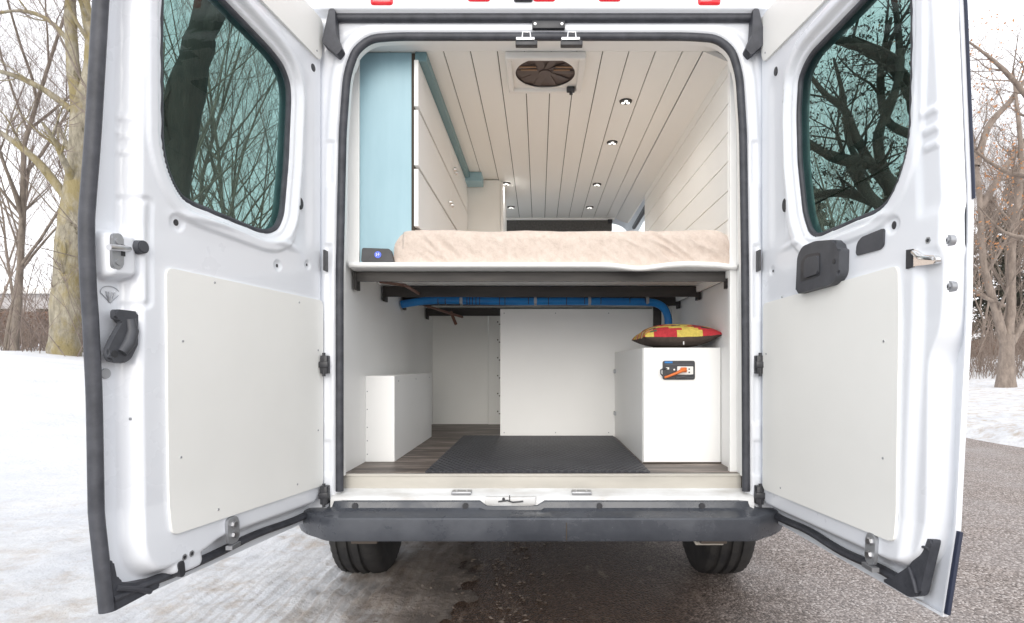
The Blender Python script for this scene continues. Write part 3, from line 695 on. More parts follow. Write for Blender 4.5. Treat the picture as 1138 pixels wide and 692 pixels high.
# --- lining of the load space
IZ = H - .434
b = MB(); b.box(-.80, .82, .07, 3.0, IZ - .02, IZ, 0); floor = b.build('floor', 'wood_floor', van)
lin = []
op = [(p[0] + (.012 if p[0] < CX else -.012) * (1 if p[1] < 1.2 else .5), p[1] - (.012 if p[1] > 1.15 else 0)) for p in rounded(seal_path, .05, 5, closed=False)]
vs = []; fs = []
for yy in (.004, .02, .035):
    for p in op: vs.append((p[0], yy, H + max(p[1], -.434)))
k = len(op)
for a in range(2):
    for i in range(k - 1): fs.append((a * k + i, (a + 1) * k + i, (a + 1) * k + i + 1, a * k + i + 1))
pyd('jamb_lining', vs, fs, 'white_board', van, True)
b = MB(); b.box(-.735, .775, .06, .116, H + 1.274, H + 1.40, .004); b.box(-.80, .82, .055, .10, H + 1.300, H + 1.42, .004)
b.build('header_trim', 'white_board', van)
b = MB(); b.box(-.796, -.776, .03, 2.02, IZ, H + 1.32, 0); b.box(-.80, -.7305, .112, .13, H + .413, H + 1.30, .002); b.build('wall_lining', 'white_board', van)
b = MB(); b.box(.800, .82, .03, 2.02, IZ, H + 1.30, 0); b.box(.772, .80, .10, .128, IZ, H + 1.24, .002)
b.build('wall_lining', 'white_board', van)
# plank wall on the right, above the bed
b = MB(); zz = H + .355
while zz < H + 1.20:
    z1 = min(zz + .1145, H + 1.235); b.box(.770, .786, .118, 2.0, zz, z1, .0016, 1); zz += .1185
b.mi = 1; b.box(.780, .80, .12, 1.995, H + .36, H + 1.24)
b.build('plank_wall', ['plank_paint', 'gap_dark'], van)
# ceiling planks, cove
b = MB()
seams = [-.80, -.72, -.61, -.50, -.39, -.28, -.17, -.06, .05, .155, .26, .367, .475, .585, .668]
for a, c in zip(seams[:-1], seams[1:]): b.box(a + .0021, c - .0021, .118, 2.85, H + 1.276, H + 1.290, .0012, 1)
b.mi = 1; b.box(-.80, .67, .12, 2.84, H + 1.285, H + 1.30)
ceil = b.build('ceiling', ['plank_paint', 'gap_dark'], van)
b = MB(); b.prism([(.670, 1.276), (.770, 1.234), (.786, 1.24), (.68, 1.30)], lambda u, v, n: (u, n, H + v), .119, 2.85)
b.build('cove_panel', 'plank_paint', van)
# roof fan
fan = MB(); fx, fy = .027, .262
fan.box(fx - .165, fx + .165, fy - .15, fy - .125, H + 1.245, H + 1.275, .006); fan.box(fx - .165, fx + .165, fy + .14, fy + .165, H + 1.245, H + 1.275, .006)
fan.box(fx - .165, fx - .14, fy - .126, fy + .141, H + 1.245, H + 1.275, .006); fan.box(fx + .14, fx + .165, fy - .126, fy + .141, H + 1.245, H + 1.275, .006)
t = bmesh.new(); n = 48; A = []; Bv = []
for k_ in range(n):
    a = 2 * math.pi * k_ / n; c, s_ = math.cos(a), math.sin(a); q = max(abs(c), abs(s_))
    A.append(t.verts.new((fx + .142 * c / q, fy + .008 + .135 * s_ / q, H + 1.262))); Bv.append(t.verts.new((fx + .128 * c, fy + .0 + .128 * s_, H + 1.257)))
for k_ in range(n): t.faces.new((A[k_], A[(k_ + 1) % n], Bv[(k_ + 1) % n], Bv[k_]))
fan._add(t, None)
fo = fan.build('roof_fan', 'white_plastic', van, False)
b = MB(); b.cyl((fx, fy, H + 1.266), (fx, fy, H + 1.274), .138, n=48); b.build('fan_opening', 'fan_dark', fo)
b = MB()
for k_ in range(10):
    a = 2 * math.pi * k_ / 10; b.box(.02, .122, -.016, .016, -.001, .001, 0, M=Matrix.Translation((fx, fy, H + 1.263)) @ Matrix.Rotation(a, 4, 'Z') @ Matrix.Rotation(.12, 4, 'X'))
b.cyl((fx, fy, H + 1.256), (fx, fy, H + 1.266), .028, n=24); b.build('fan_blades', 'fan_dark', fo)
for (dx, dy) in ((-.07, .03), (-.075, .055), (.07, .03), (.078, .055)): MB().box(fx + dx - .035, fx + dx + .035, fy - dy - .006, fy - dy + .004, H + 1.255, H + 1.259, .001).build('fan_louvre', 'fan_wood', fo)
b = MB(); b.box(fx + .098, fx + .135, fy + .115, fy + .135, H + 1.235, H + 1.258, .004); b.cyl((fx + .118, fy + .125, H + 1.225), (fx + .118, fy + .125, H + 1.24), .008, n=10); b.build('fan_crank', 'black_plastic', fo, True)
# recessed lights
for (x, yy) in ((.42, .566), (.42, 1.09), (.41, 1.87), (.41, 2.47), (-.23, 1.85), (-.226, 2.47)):
    b = MB(); b.cyl((x, yy, H + 1.270), (x, yy, H + 1.276), .029, .031, 28); dl = b.build('downlight', 'dark_steel', ceil, True)
    b = MB()
    for k_ in range(3):
        a = 2 * math.pi * k_ / 3 + .5; b.cyl((x + .014 * math.cos(a), yy + .014 * math.sin(a), H + 1.267), (x + .014 * math.cos(a), yy + .014 * math.sin(a), H + 1.2695), .0085, n=12)
    b.build('diode', 'led', dl)
    ld = bpy.data.lights.new('downlight_lamp', 'SPOT'); ld.energy = 4.; ld.color = (1, .97, .93); ld.spot_size = R(150); ld.spot_blend = 1; ld.shadow_soft_size = .035
    lo = bpy.data.objects.new('downlight_lamp', ld); COL.objects.link(lo); lo.parent = dl; lo.location = (x, yy, H + 1.255)
# cab end: dark shelf, pale end posts, side window seal
b = MB(); b.box(-.80, .64, 2.85, 3.25, H + 1.17, H + 1.27, .01); b.mi = 1; b.box(-.8, .66, 2.83, 2.852, H + 1.262, H + 1.279, .004)
b.mi = 2; b.box(.60, .64, 2.82, 2.85, H + 1.235, H + 1.265, .004)
b.build('overhead_shelf', ['cab_grey', 'white_board', 'black_plastic'], van)
b = MB(); b.tube([(.82, 2.02, H + 1.23), (.86, 2.3, H + 1.27), (.90, 2.9, H + 1.315), (.92, 3.4, H + 1.33)], .020, 10); b.build('side_window_seal', 'rubber', van, True)
# back panels of the load space
b = MB(); b.box(-.776, -.372, 2.0, 2.02, IZ, H + .50, .001); b.box(-.369, -.20, 1.985, 2.02, IZ, H + .50, .001); b.mi = 1
for k_ in range(6):
    b.cyl((-.30, 1.983, H - .34 + .13 * k_), (-.30, 1.986, H - .34 + .13 * k_), .005, n=8); b.box(-.292, -.27, 1.983, 1.986, H - .36 + .13 * k_, H - .354 + .13 * k_)
b.build('rear_wall_panel', ['cream_board', 'gap_dark'], van)

# ------------------------------------------------------------------ furniture inside
# overhead cabinet on the left
cab = empty('storage_cabinet', (-.64, .12, H + .42), 'pale blue storage cabinet with white flush doors along the left wall above the bed', 'cabinet')
MB().box(-.730, -.520, .12, .14, H + .413, H + 1.273, .0015).build('end_panel', 'blue_paint', cab)
MB().box(-.520, -.506, .122, 1.72, H + .412, H + 1.27, 0).build('face_frame', 'gap_dark', cab)
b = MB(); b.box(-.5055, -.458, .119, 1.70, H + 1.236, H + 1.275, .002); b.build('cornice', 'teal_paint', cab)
b = MB(); b.box(-.5, -.38, 1.60, 1.74, H + 1.215, H + 1.274, .003); b.build('cornice_end', 'blue_paint', cab)
rows = [(.56, .792), (.806, 1.031), (1.045, 1.233)]
kn = {(0, 1): (1.25, .60), (1, 0): (.90, .87), (2, 1): (1.06, 1.10), (0, 0): None, (1, 1): None, (2, 0): None}
for ri, (z0, z1) in enumerate(rows):
    for ci, (y0, y1) in enumerate(((.10, .980), (.988, 1.735))):
        d = MB().box(-.5055, -.488, y0, y1, H + z0, H + z1, .002).build('cabinet_door', 'white_board', cab)
        if kn[(ri, ci)]:
            for dk in (-.030, .030):
                ky, kz = kn[(ri, ci)]; ky += dk; b = MB(); b.cyl((-.488, ky, H + kz), (-.476, ky, H + kz), .005, n=12); b.cyl((-.478, ky, H + kz), (-.464, ky, H + kz), .013, .010, n=16, bev=.002); b.build('knob', 'chrome', d, True)
MB().box(-.5055, -.488, .20, 1.735, H + .415, H + .556, .002).build('kick_panel', 'white_board', cab)
tc = empty('tall_cupboard', (-.38, 1.9, H + .413), 'cream tall cupboard with narrow edge door at the far left end of the bed', 'cupboard')
b = MB(); b.box(-.50, -.268, 1.755, 2.2, H + .413, H + 1.268, .002); b.build('carcass', 'plank_paint', tc)
b = MB(); b.box(-.266, -.247, 1.76, 2.2, H + .413, H + 1.255, .002); b.build('cupboard_door', 'white_board', tc)
# bed platform
bed = empty('bed_platform', (.01, .1, H + .385), 'white plywood bed platform on dark steel crossbars spanning the load space', 'bed platform')
nx_, pr = 120, [(.20, .386), (.150, .3855), (.092, .389), (.082, .390), (.076, .395), (.0745, .402), (.078, .409), (.090, .4125), (.20, .4125)]
vs = []; fs = []
for (yy, zz) in pr:
    for i in range(nx_):
        x = -.762 + 1.556 * i / (nx_ - 1)
        wv = -.017 * math.exp(-((x - .40) / .085) ** 2) + .004 * math.exp(-((x - .60) / .07) ** 2) - .008 * ss(.70, .79, x)
        yo = -.012 * math.exp(-((x - .40) / .09) ** 2)
        vs.append((x, yy + yo * (yy < .15), H + zz + wv * (yy < .15) * (1 if zz > .39 else .9)))
for a in range(len(pr) - 1):
    for i in range(nx_ - 1): fs.append((a * nx_ + i, a * nx_ + i + 1, (a + 1) * nx_ + i + 1, (a + 1) * nx_ + i))
pyd('front_edge', vs, fs, 'white_board', bed, True)
MB().box(-.775, .799, .195, 1.98, H + .3875, H + .412, .0).build('board', 'white_board', bed)
for (yy, x0, x1) in ((.15, -.765, .79), (.60, -.765, .79), (1.03, -.77, .795), (1.72, -.77, .795)):
    b = MB(); b.box(x0, x1, yy, yy + .008, H + (.343 if yy < .2 else .332), H + .383, .001); b.box(x0, x1, yy + .008, yy + .05, H + .378, H + .384, .001)
    b.box(x0, x0 + .012, yy - .004, yy + .05, H + .31, H + .384, .001); b.box(x1 - .012, x1, yy - .004, yy + .05, H + .318, H + .384, .001)
    b.build('crossbar', 'dark_steel', bed)
for pts, r_ in (([(-.66, .17, H + .345), (-.60, .35, H + .355), (-.585, .58, H + .345)], .007), ([(-.72, 1.02, H + .36), (-.60, 1.3, H + .33), (-.50, 1.55, H + .31)], .008), ([(-.56, 1.45, H + .335), (-.535, 1.50, H + .26)], .010)):
    MB().tube(pts, r_, 8).build('wire', 'copper_wire', bed, True)
b = MB(); b.box(.655, .70, 1.075, 1.10, H + .0, H + .36, .002); b.build('leg', 'dark_steel', bed)
# mattress under a peach fleece blanket
vs = []; fs = []
x0, x1, y0, y1, z0, z1 = -.606, .797, .100, 1.96, .405, .550
prof = []
for t in np.linspace(0, 1, 26): prof.append((y0, z0 + (z1 - z0 - .045) * t, 0))
for t in np.linspace(0, 1, 12)[1:]: a = t * math.pi / 2; prof.append((y0 + .045 - .045 * math.cos(a), z1 - .045 + .045 * math.sin(a), 1))
for t in np.linspace(0, 1, 30)[1:]: prof.append((y0 + .045 + (y1 - y0 - .045) * t, z1, 2))
nx_ = 260
for (yy, zz, k_) in prof:
    for i in range(nx_):
        t = i / (nx_ - 1); x = x0 + (x1 - x0) * t
        e = min((x - x0), (x1 - x)); endr = .085 if x < .1 else .10
        drop = 0 if e > endr else endr * (1 - math.sqrt(max(0, 1 - ((endr - e) / endr) ** 2)))
        fz = (zz - z0) / (z1 - z0)
        Z = z0 + (zz - z0) * (1 - drop * .55 / (z1 - z0) if k_ or True else 1)
        Y = yy + drop * .45 * (yy < .3)
        fold = noise.noise(Vector((x * 17 + fz * 3.0, fz * 1.3, 12.3))); fold2 = noise.noise(Vector((x * 34 + fz * 5, fz * 2, 4)))
        wr = noise.noise(Vector((x * 7 + fz * 2.2, yy * 3, 3.1))) * .006 - abs(fold) * .013 + .004 - abs(fold2) * .004
        amp = .55 + 1.5 * ss(.15, .55, x) + 1.2 * math.exp(-((x + .40) / .06) ** 2)
        Y -= wr * amp * (1 if k_ < 2 else .3); Z += noise.noise(Vector((x * 5, yy * 3, 1))) * .007 * fz
        # blanket swells over the wavy stretch of the platform's lip
        if fz < .5: Y -= .012 * math.exp(-((x - .40) / .10) ** 2) * (1 - fz * 2); Z -= .014 * math.exp(-((x - .40) / .10) ** 2) * (1 - fz * 2)
        vs.append((x + (.012 * fz if x < x0 + .05 else 0), Y, H + Z))
k_ = len(prof)
for a in range(k_ - 1):
    for i in range(nx_ - 1): fs.append((a * nx_ + i, a * nx_ + i + 1, (a + 1) * nx_ + i + 1, (a + 1) * nx_ + i))
for c in (0, nx_ - 1): fs.append([a * nx_ + c for a in range(k_)] + [])
m_ = pyd('mattress', vs, fs, 'peach_fleece', None, True); tag(m_, 'mattress wrapped in a peach fleece blanket on the white platform', 'mattress')
# device with a blue emblem
b = MB(); b.prism(rounded([(-.716, .4135), (-.585, .4135), (-.600, .466), (-.712, .470)], .008, 3), lambda u, v, n: (u, n, H + v), .088, .150, .003)
dv = b.build('speaker', 'black_plastic', None, True); tag(dv, 'small black speaker with a round blue emblem on the platform left of the mattress', 'speaker')
b = MB(); b.cyl((-.648, .0885, H + .442), (-.648, .0855, H + .442), .0135, n=24); b.mi = 1
b.box(-.655, -.652, .0842, .086, H + .436, H + .448); b.box(-.646, -.6435, .0842, .086, H + .438, H + .449); b.box(-.655, -.641, .0842, .086, H + .4415, H + .4435)
b.build('emblem', ['blue_logo', 'white_plastic'], dv)
# blue hose
hz = H + .352; ctrl = [(-.765, .985, hz - .018), (-.72, .985, hz - .010), (-.62, .985, hz + .004), (-.50, .985, hz + .006), (-.35, .985, hz + .002), (-.1, .985, hz - .002), (.1, .985, hz + .0), (.35, .985, hz - .002), (.60, .985, hz - .004), (.66, .985, hz - .012), (.70, .99, hz - .040), (.722, 1.0, hz - .09), (.722, 1.0, H + .075)]
P = rounded(ctrl, .06, 4, closed=False)
hose = MB().tube(P, .0215, 14).build('blue_hose', 'blue_hose', None, True); tag(hose, 'blue insulated hose clipped beneath the bed platform and turning down at the right', 'hose')
for x in (-.56, -.52, -.44, -.40, -.385, -.37, -.35, -.33, -.22, -.19, -.06, .05, .15, .25, .34, .50, .585): MB().cyl((x, .985, hz + .001), (x + .004, .985, hz + .001), .0235, n=14).build('band', 'black_plastic', hose)
for x in (-.43, -.02, .28, .60):
    b = MB(); b.box(x - .008, x + .008, .958, .962, hz - .014, hz + .018, .001); b.cyl((x - .007, .985, hz), (x + .007, .985, hz), .0245, n=16); b.build('clip', 'zinc', hose)
# partition panel, boxes
p_ = MB().box(-.234, .799, 1.262, 1.28, IZ, H + .336, .0015).build('partition_panel', 'white_board', None)
for x in (-.21, .10, .42):
    for zz in (-.41, .31): MB().cyl((x, 1.2625, H + zz), (x, 1.2600, H + zz), .0035, n=8).build('screw', 'zinc', p_); tag(p_, 'large plain white partition panel across the middle of the load space', 'partition panel')
bl = empty('wheel_box', (-.71, .8, IZ), 'plain white low box against the left wall over the wheel', 'storage box')
cs = MB().box(-.7755, -.645, .345, 1.25, IZ, H - .05, .002).build('casing', 'white_board', bl)
for zz in (-.12, -.20, -.28, -.34, -.40): MB().cyl((-.766, .3455, H + zz), (-.766, .3438, H + zz), .0028, n=8).build('screw', 'zinc', cs)
for yy in (.42, .80, 1.18): MB().cyl((-.6455, yy, H - .075), (-.6435, yy, H - .075), .003, n=8).build('screw', 'zinc', cs)
br = empty('utility_box', (.62, .78, IZ), 'white utility box on the right with a socket panel in its front', 'storage box')
b = MB(); b.box(.459, .797, .302, .318, IZ + .006, H + .074, .001); b.mi = 1; b.box(.457, .80, .3005, .304, IZ + .002, IZ + .006); b.build('front_panel', ['white_board', 'gap_dark'], br)
MB().box(.457, .472, .3185, 1.258, IZ + .001, H + .0735, .001).build('side_panel', 'white_board', br)
MB().box(.4725, .797, .3185, 1.258, H + .058, H + .0735, .001).build('lid', 'white_board', br)
for zz in (-.04, -.29):
    b = MB(); b.box(.446, .4565, 1.20, 1.24, H + zz - .012, H + zz + .012, .003); b.build('hinge', 'zinc', br)
sp = MB(); sp.prism(rounded([(.542, .017), (.683, .017), (.683, -.066), (.542, -.066)], .010, 4), lambda u, v, n: (u, n, H + v), .296, .3015, 0)
sp.mi = 1; sp.box(.605, .675, .2935, .297, H - .044, H - .008, .002)
sp.mi = 2; sp.box(.550, .585, .2945, .297, H + .006, H + .014, .001)
sp.mi = 0
for (x, z) in ((.657, -.02), (.657, -.034), (.645, -.027)): sp.box(x - .003, x + .003, .2928, .2937, H + z - .003, H + z + .003)
sp.mi = 1; sp.box(.555, .57, .2945, .297, H - .022, H - .012, .002); sp.cyl((.592, .294, H - .022), (.592, .297, H - .022), .004, n=10)
sp.mi = 3; sp.box(.55, .675, .2945, .297, H - .004, H + .003, .001); sp.box(.60, .675, .2945, .297, H - .060, H - .052, .001)
sp.build('socket_panel', ['black_plastic', 'white_plastic', 'blue_hose', 'grey_plastic'], br)
b = MB(); b.tube([(.640, .284, H - .022), (.625, .280, H - .024), (.60, .276, H - .036), (.565, .278, H - .050), (.548, .286, H - .056)], [.007, .009, .006, .005, .005], 10)
b.box(.618, .645, .284, .2935, H - .034, H - .012, .003); b.mi = 1
b.tube([(.548, .286, H - .058), (.528, .27, H - .040), (.528, .272, H - .024), (.545, .286, H - .016), (.56, .292, H - .018)], .0032, 8)
b.tube([(.60, .288, H - .060), (.63, .284, H - .052), (.672, .288, H - .045)], .003, 8)
pl = b.build('power_plug', ['orange_plastic', 'grey_plastic'], None, True); tag(pl, 'orange plug and lead pushed into the white socket of the right-hand box', 'plug')
# kilim pillow
n_ = 44; vs = []; fs = []; mi = []
PX, PY, PZ = .632, .46, H + .0755
hw, hd, th = .176, .170, .066
for side_ in (1, -1):
    for j in range(n_ + 1):
        for i in range(n_ + 1):
            a, c = 2 * i / n_ - 1, 2 * j / n_ - 1
            q = ((1 - a ** 2) * (1 - c ** 2)); h_ = max(q, 0) ** .42
            pinch = 1 - .10 * (1 - a * a) * abs(c) ** 3; pinch2 = 1 - .10 * (1 - c * c) * abs(a) ** 3
            z = (th * h_ + .003 * noise.noise(Vector((a * 3, c * 3, side_)))) if side_ > 0 else -(.046 * h_)
            vs.append((PX + a * hw * pinch2 , PY + c * hd * pinch, PZ + .046 + z + .012 * max(0, a) ** 2))
blk = ['YYGRYGRR', 'YRRKYYRO', 'RRYYRRKR', 'ORYYYRRC', 'CRRYKKYR', 'YGCRRYRC', 'RRYCORGY', 'OYRRGYRC']
order = ['kilim_red', 'kilim_yellow', 'kilim_orange', 'kilim_green', 'kilim_black', 'kilim_cream', 'kilim_brown']; code = dict(zip('RYOGKCB', range(7)))
front = ['YRRRYYYRRR', 'OGRRRYYRRR', 'YORRYYYRKR', 'CGOYYRKKRR', 'OKYYGYRRYR', 'ROYRRYYKRY', 'YGRRYYRRCR', 'OCRYYKRRYO']
off = (n_ + 1) ** 2
for s_ in (0, 1):
    for j in range(n_):
        for i in range(n_):
            q = [s_ * off + j * (n_ + 1) + i, s_ * off + j * (n_ + 1) + i + 1, s_ * off + (j + 1) * (n_ + 1) + i + 1, s_ * off + (j + 1) * (n_ + 1) + i]
            fs.append(q if s_ == 0 else q[::-1])
            if s_: mi.append(6)
            else:
                sh = ((j * 26 // n_) % 3) * 2 - 1
                mi.append(code[front[(j * 26 // n_) % 8][min(9, (i + sh) * 10 // (n_ + 1))]])
pil = pyd('pillow', vs, fs, order, None, True, mi); tag(pil, 'flat red, yellow and black woven cushion with dark brown underside on the right box', 'pillow')
b = MB(); b.box(.629, .633, PY - .176, PY - .168, PZ + .012, PZ + .026); b.build('care_tag', 'white_plastic', pil)
# mat
b = MB(); b.box(-.455, .445, .073, 1.255, IZ + .001, IZ + .007, .001); mt = b.build('rubber_mat', 'rubber_mat', None); tag(mt, 'black ribbed rubber mat on the wooden floor of the van', 'floor mat')

# ------------------------------------------------------------------ ground
def gh(x, y):
    """height of the land"""
    z = 0.
    if x < -.2:
        z = .05 * ss(-1.2, -3.2, x) + .128 * max(0, -x - 3.) * ss(-3, -9, x)
        z = min(z, .15 + 1.15 * ss(-3, -13, x))
        z += .25 * ss(-16, -40, x)
    elif x > 5.75:
        z = .10 * ss(5.75, 6.3, x) + .30 * ss(6.5, 16, x) + .9 * ss(16, 40, x)
    z += 1.6 * ss(12, 60, y) 
    return float(z)
def axis(pts):
    out = []
    for a, b_, s in pts: out += list(np.arange(a, b_, s))
    return out + [pts[-1][1]]
def land(name, xs, ys, hf, m):
    vs = [(x, y, hf(x, y)) for y in ys for x in xs]; k = len(xs)
    fs = [(j * k + i, j * k + i + 1, (j + 1) * k + i + 1, (j + 1) * k + i) for j in range(len(ys) - 1) for i in range(k - 1)]
    return tag(pyd(name, vs, fs, m, None, True), kind='structure')
def edge_x(y): return -.26 + .10 * noise.noise(Vector((y * 1.3, 0, 5))) + .05 * noise.noise(Vector((y * 6, 0, 9)))
def snowL(x, y):
    z = gh(x, y)
    nz_ = noise.fractal(Vector((x * 1.1, y * 1.1, 0)), .9, 2.1, 5)
    z += .012 * nz_ * ss(-.2, -1.2, x) + .05 * noise.noise(Vector((x * .25, y * .25, 2))) * ss(-4, -9, x)
    e = edge_x(y)
    e += .07 * noise.fractal(Vector((x * 9, y * 7, 3)), .7, 2.1, 5)
    t = ss(e + .06, e - .22, x)
    lump = noise.fractal(Vector((x * 9, y * 9, 1)), .8, 2.1, 4)
    z += (.022 + .02 * ss(-.5, -1.1, x) + .007 * lump) * t - .02 * (1 - t)
    # broken slush: lumps that fade out towards the bare road
    q_ = noise.fractal(Vector((x * 5 + 3, y * 3.2, 7)), .7, 2.1, 5)
    z += .018 * max(0, q_ - .02) * ss(.35, -.35, x) - .006 * ss(-.9, -.3, x)
    if -1.75 < x < -.5 and y < 3:
        f_ = ss(1.2, .2, y)
        if -.96 < x < -.70: z -= f_ * (.012 + .007 * math.cos((x + .83) * 2 * math.pi / .052)) * (.8 + .5 * noise.noise(Vector((x * 3, y * 4, 3))))
        for c in (-1.10, -1.17, -1.34, -1.44):
            z -= .010 * math.exp(-((x - c - .02 * math.sin(y * 2)) / .020) ** 2) * (.6 + noise.noise(Vector((c * 9, y * 1.5, 0))))
        if x > -1.7: z += .005 * noise.fractal(Vector((x * 14, y * 9, 4)), .8, 2.1, 4)
    return z
xs = axis([(-120, -60, 6), (-60, -20, 2.), (-20, -5, .4), (-5, -2.4, .08), (-2.4, -1.1, .025), (-1.1, .55, .0125)])
ys = axis([(-14, -3, 1.), (-3, -1.6, .1), (-1.6, 2.2, .028), (2.2, 6, .12), (6, 20, .7), (20, 140, 6)])
land('snow_ground', xs, ys, snowL, 'snow')
def snowR(x, y):
    z = gh(x, y); e = 5.78 + .12 * noise.noise(Vector((y * .9, 0, 1)))
    t = ss(e - .05, e + .5, x)
    return z + t * (.05 + .035 * noise.fractal(Vector((x * 1.6, y * 1.6, 0)), .9, 2.1, 5) * ss(12, 7, x)) + (1 - t) * -.03 + .004 + .02 * t * noise.fractal(Vector((x * 7, y * 7, 0)), .9, 2.1, 3) * ss(9, 6.5, x)
xs = axis([(5.45, 7.5, .05), (7.5, 12, .25), (12, 30, 1.), (30, 120, 6)])
ys = axis([(-14, 1, 1.), (1, 12, .1), (12, 30, .8), (30, 140, 6)])
land('snow_verge', xs, ys, snowR, 'snow')
xs = axis([(-2.5, 7, .5)]); ys = axis([(-14, 20, .5), (20, 140, 6)])
land('road', xs, ys, lambda x, y: gh(0, y) if y > 12 else 0., 'asphalt')

# crumbs of dirty slush lying loose along the verge
mat('dirty_slush', (.35, .3, .26), .6, setup=mottled((.06, .046, .036), (.22, .18, .15), 9, .3, .004))
_r = random.Random(9); vs = []; fs = []
ico = [(0, 0, 1), (.9, 0, .1), (.3, .85, 0), (-.75, .5, .1), (-.7, -.55, 0), (.3, -.9, .1)]
for i in range(1500):
    y_ = _r.uniform(-1.5, 1.6); x = edge_x(y_) + _r.gauss(.03, .16); sc = .0025 + .008 * _r.random() ** 3
    a = _r.uniform(0, 6.28); c, s_ = math.cos(a), math.sin(a); n0 = len(vs); z = .0 if x > edge_x(y_) + .02 else snowL(x, y_) - .001
    st_ = _r.uniform(1, 2.2)
    for (px, py, pz) in ico: px *= sc * _r.uniform(.7, 1.3); py *= sc * st_ * _r.uniform(.7, 1.3); vs.append((x + px * c - py * s_, y_ + px * s_ + py * c, z + max(0, pz) * sc * .6))
    for k in range(5): fs.append((n0, n0 + 1 + k, n0 + 1 + (k + 1) % 5))
tag(pyd('slush', vs, fs, 'dirty_slush', None), 'loose crumbs of dirty slush along the edge of the snow behind the van', 'slush', None, 'stuff')

# ------------------------------------------------------------------ trees
class Tubes:
    def __init__(s): s.v = []; s.f = []; s.n = 0
    def add(s, pts, rad, sides):
        P = np.array(pts, float); k = len(P)
        T = np.gradient(P, axis=0); T /= np.linalg.norm(T, axis=1)[:, None] + 1e-9
        a = np.cross(T, [.31, .73, .21]); a /= np.linalg.norm(a, axis=1)[:, None] + 1e-9; c = np.cross(T, a)
        ang = np.arange(sides) * 2 * np.pi / sides; r = np.array(rad)[:, None, None]
        V = P[:, None, :] + r * (a[:, None, :] * np.cos(ang)[None, :, None] + c[:, None, :] * np.sin(ang)[None, :, None])
        s.v.append(V.reshape(-1, 3)); i = np.arange(k - 1)[:, None] * sides; j = np.arange(sides)[None, :]; j2 = (j + 1) % sides
        F = np.stack([i + j, i + j2, i + sides + j2, i + sides + j], -1).reshape(-1, 4) + s.n
        s.f.append(F); s.n += k * sides
    def quad(s, c, size, rng):
        d1 = np.array([rng.gauss(0, 1) for _ in range(3)]); d1 /= np.linalg.norm(d1); d2 = np.cross(d1, [rng.random(), rng.random(), rng.random()]); d2 /= np.linalg.norm(d2) + 1e-9
        c = np.array(c); s.v.append(np.array([c - d1 * size, c - d2 * size * .5, c + d1 * size, c + d2 * size * .5])); s.f.append(np.arange(4)[None, :] + s.n); s.n += 4
    def build(s, name, m, parent):
        V = np.concatenate(s.v); F = np.concatenate(s.f)
        me = bpy.data.meshes.new(name); me.vertices.add(len(V)); me.vertices.foreach_set('co', V.astype(np.float32).ravel())
        me.loops.add(F.size); me.loops.foreach_set('vertex_index', F.astype(np.int32).ravel()); me.polygons.add(len(F))
        me.polygons.foreach_set('loop_start', np.arange(0, F.size, 4, dtype=np.int32)); me.update(calc_edges=True)
        me.polygons.foreach_set('use_smooth', [True] * len(F)); me.materials.append(MATS[m])
        o = bpy.data.objects.new(name, me); COL.objects.link(o); o.parent = parent; return o
def grow(T, C, rng, p, d, L, r, lv, maxlv, up, kids, spread, twist=.25, leaves=None, thick=.02):
    n = 7 if lv < 2 else 5; pts = [np.array(p, float)]; rad = [r]; d = np.array(d, float)
    for i in range(n):
        d = d + np.array([rng.gauss(0, twist), rng.gauss(0, twist), rng.gauss(0, twist * .7) + up]) * .5; d /= np.linalg.norm(d)
        pts.append(pts[-1] + d * L / n); rad.append(r * (1 - .72 * (i + 1) / n))
    (T if r > thick else C).add(pts, rad, 10 if r > .1 else (6 if r > thick else 3))
    if lv >= maxlv:
        if leaves:
            for q in pts[1:]:
                if rng.random() < leaves[1]: leaves[0].quad(q + np.array([rng.gauss(0, .05), rng.gauss(0, .05), rng.gauss(0, .05)]), rng.uniform(.02, .04), rng)
        return
    for c in range(kids[lv]):
        t = rng.uniform(.22, 1.) * n; i = min(int(t), n - 1); q = pts[i] + (pts[i + 1] - pts[i]) * (t - i); rr = rad[i] * rng.uniform(.45, .7)
        dd = pts[i + 1] - pts[i]; dd /= np.linalg.norm(dd); s_ = np.array([rng.gauss(0, 1), rng.gauss(0, 1), rng.gauss(0, .6)]); s_ -= dd * s_.dot(dd); s_ /= np.linalg.norm(s_) + 1e-9
        a = spread * rng.uniform(.6, 1.2); nd = dd * math.cos(a) + s_ * math.sin(a)
        grow(T, C, rng, q, nd, L * rng.uniform(.42, .72), max(rr, .003), lv + 1, maxlv, up, kids, spread, twist, leaves, thick)
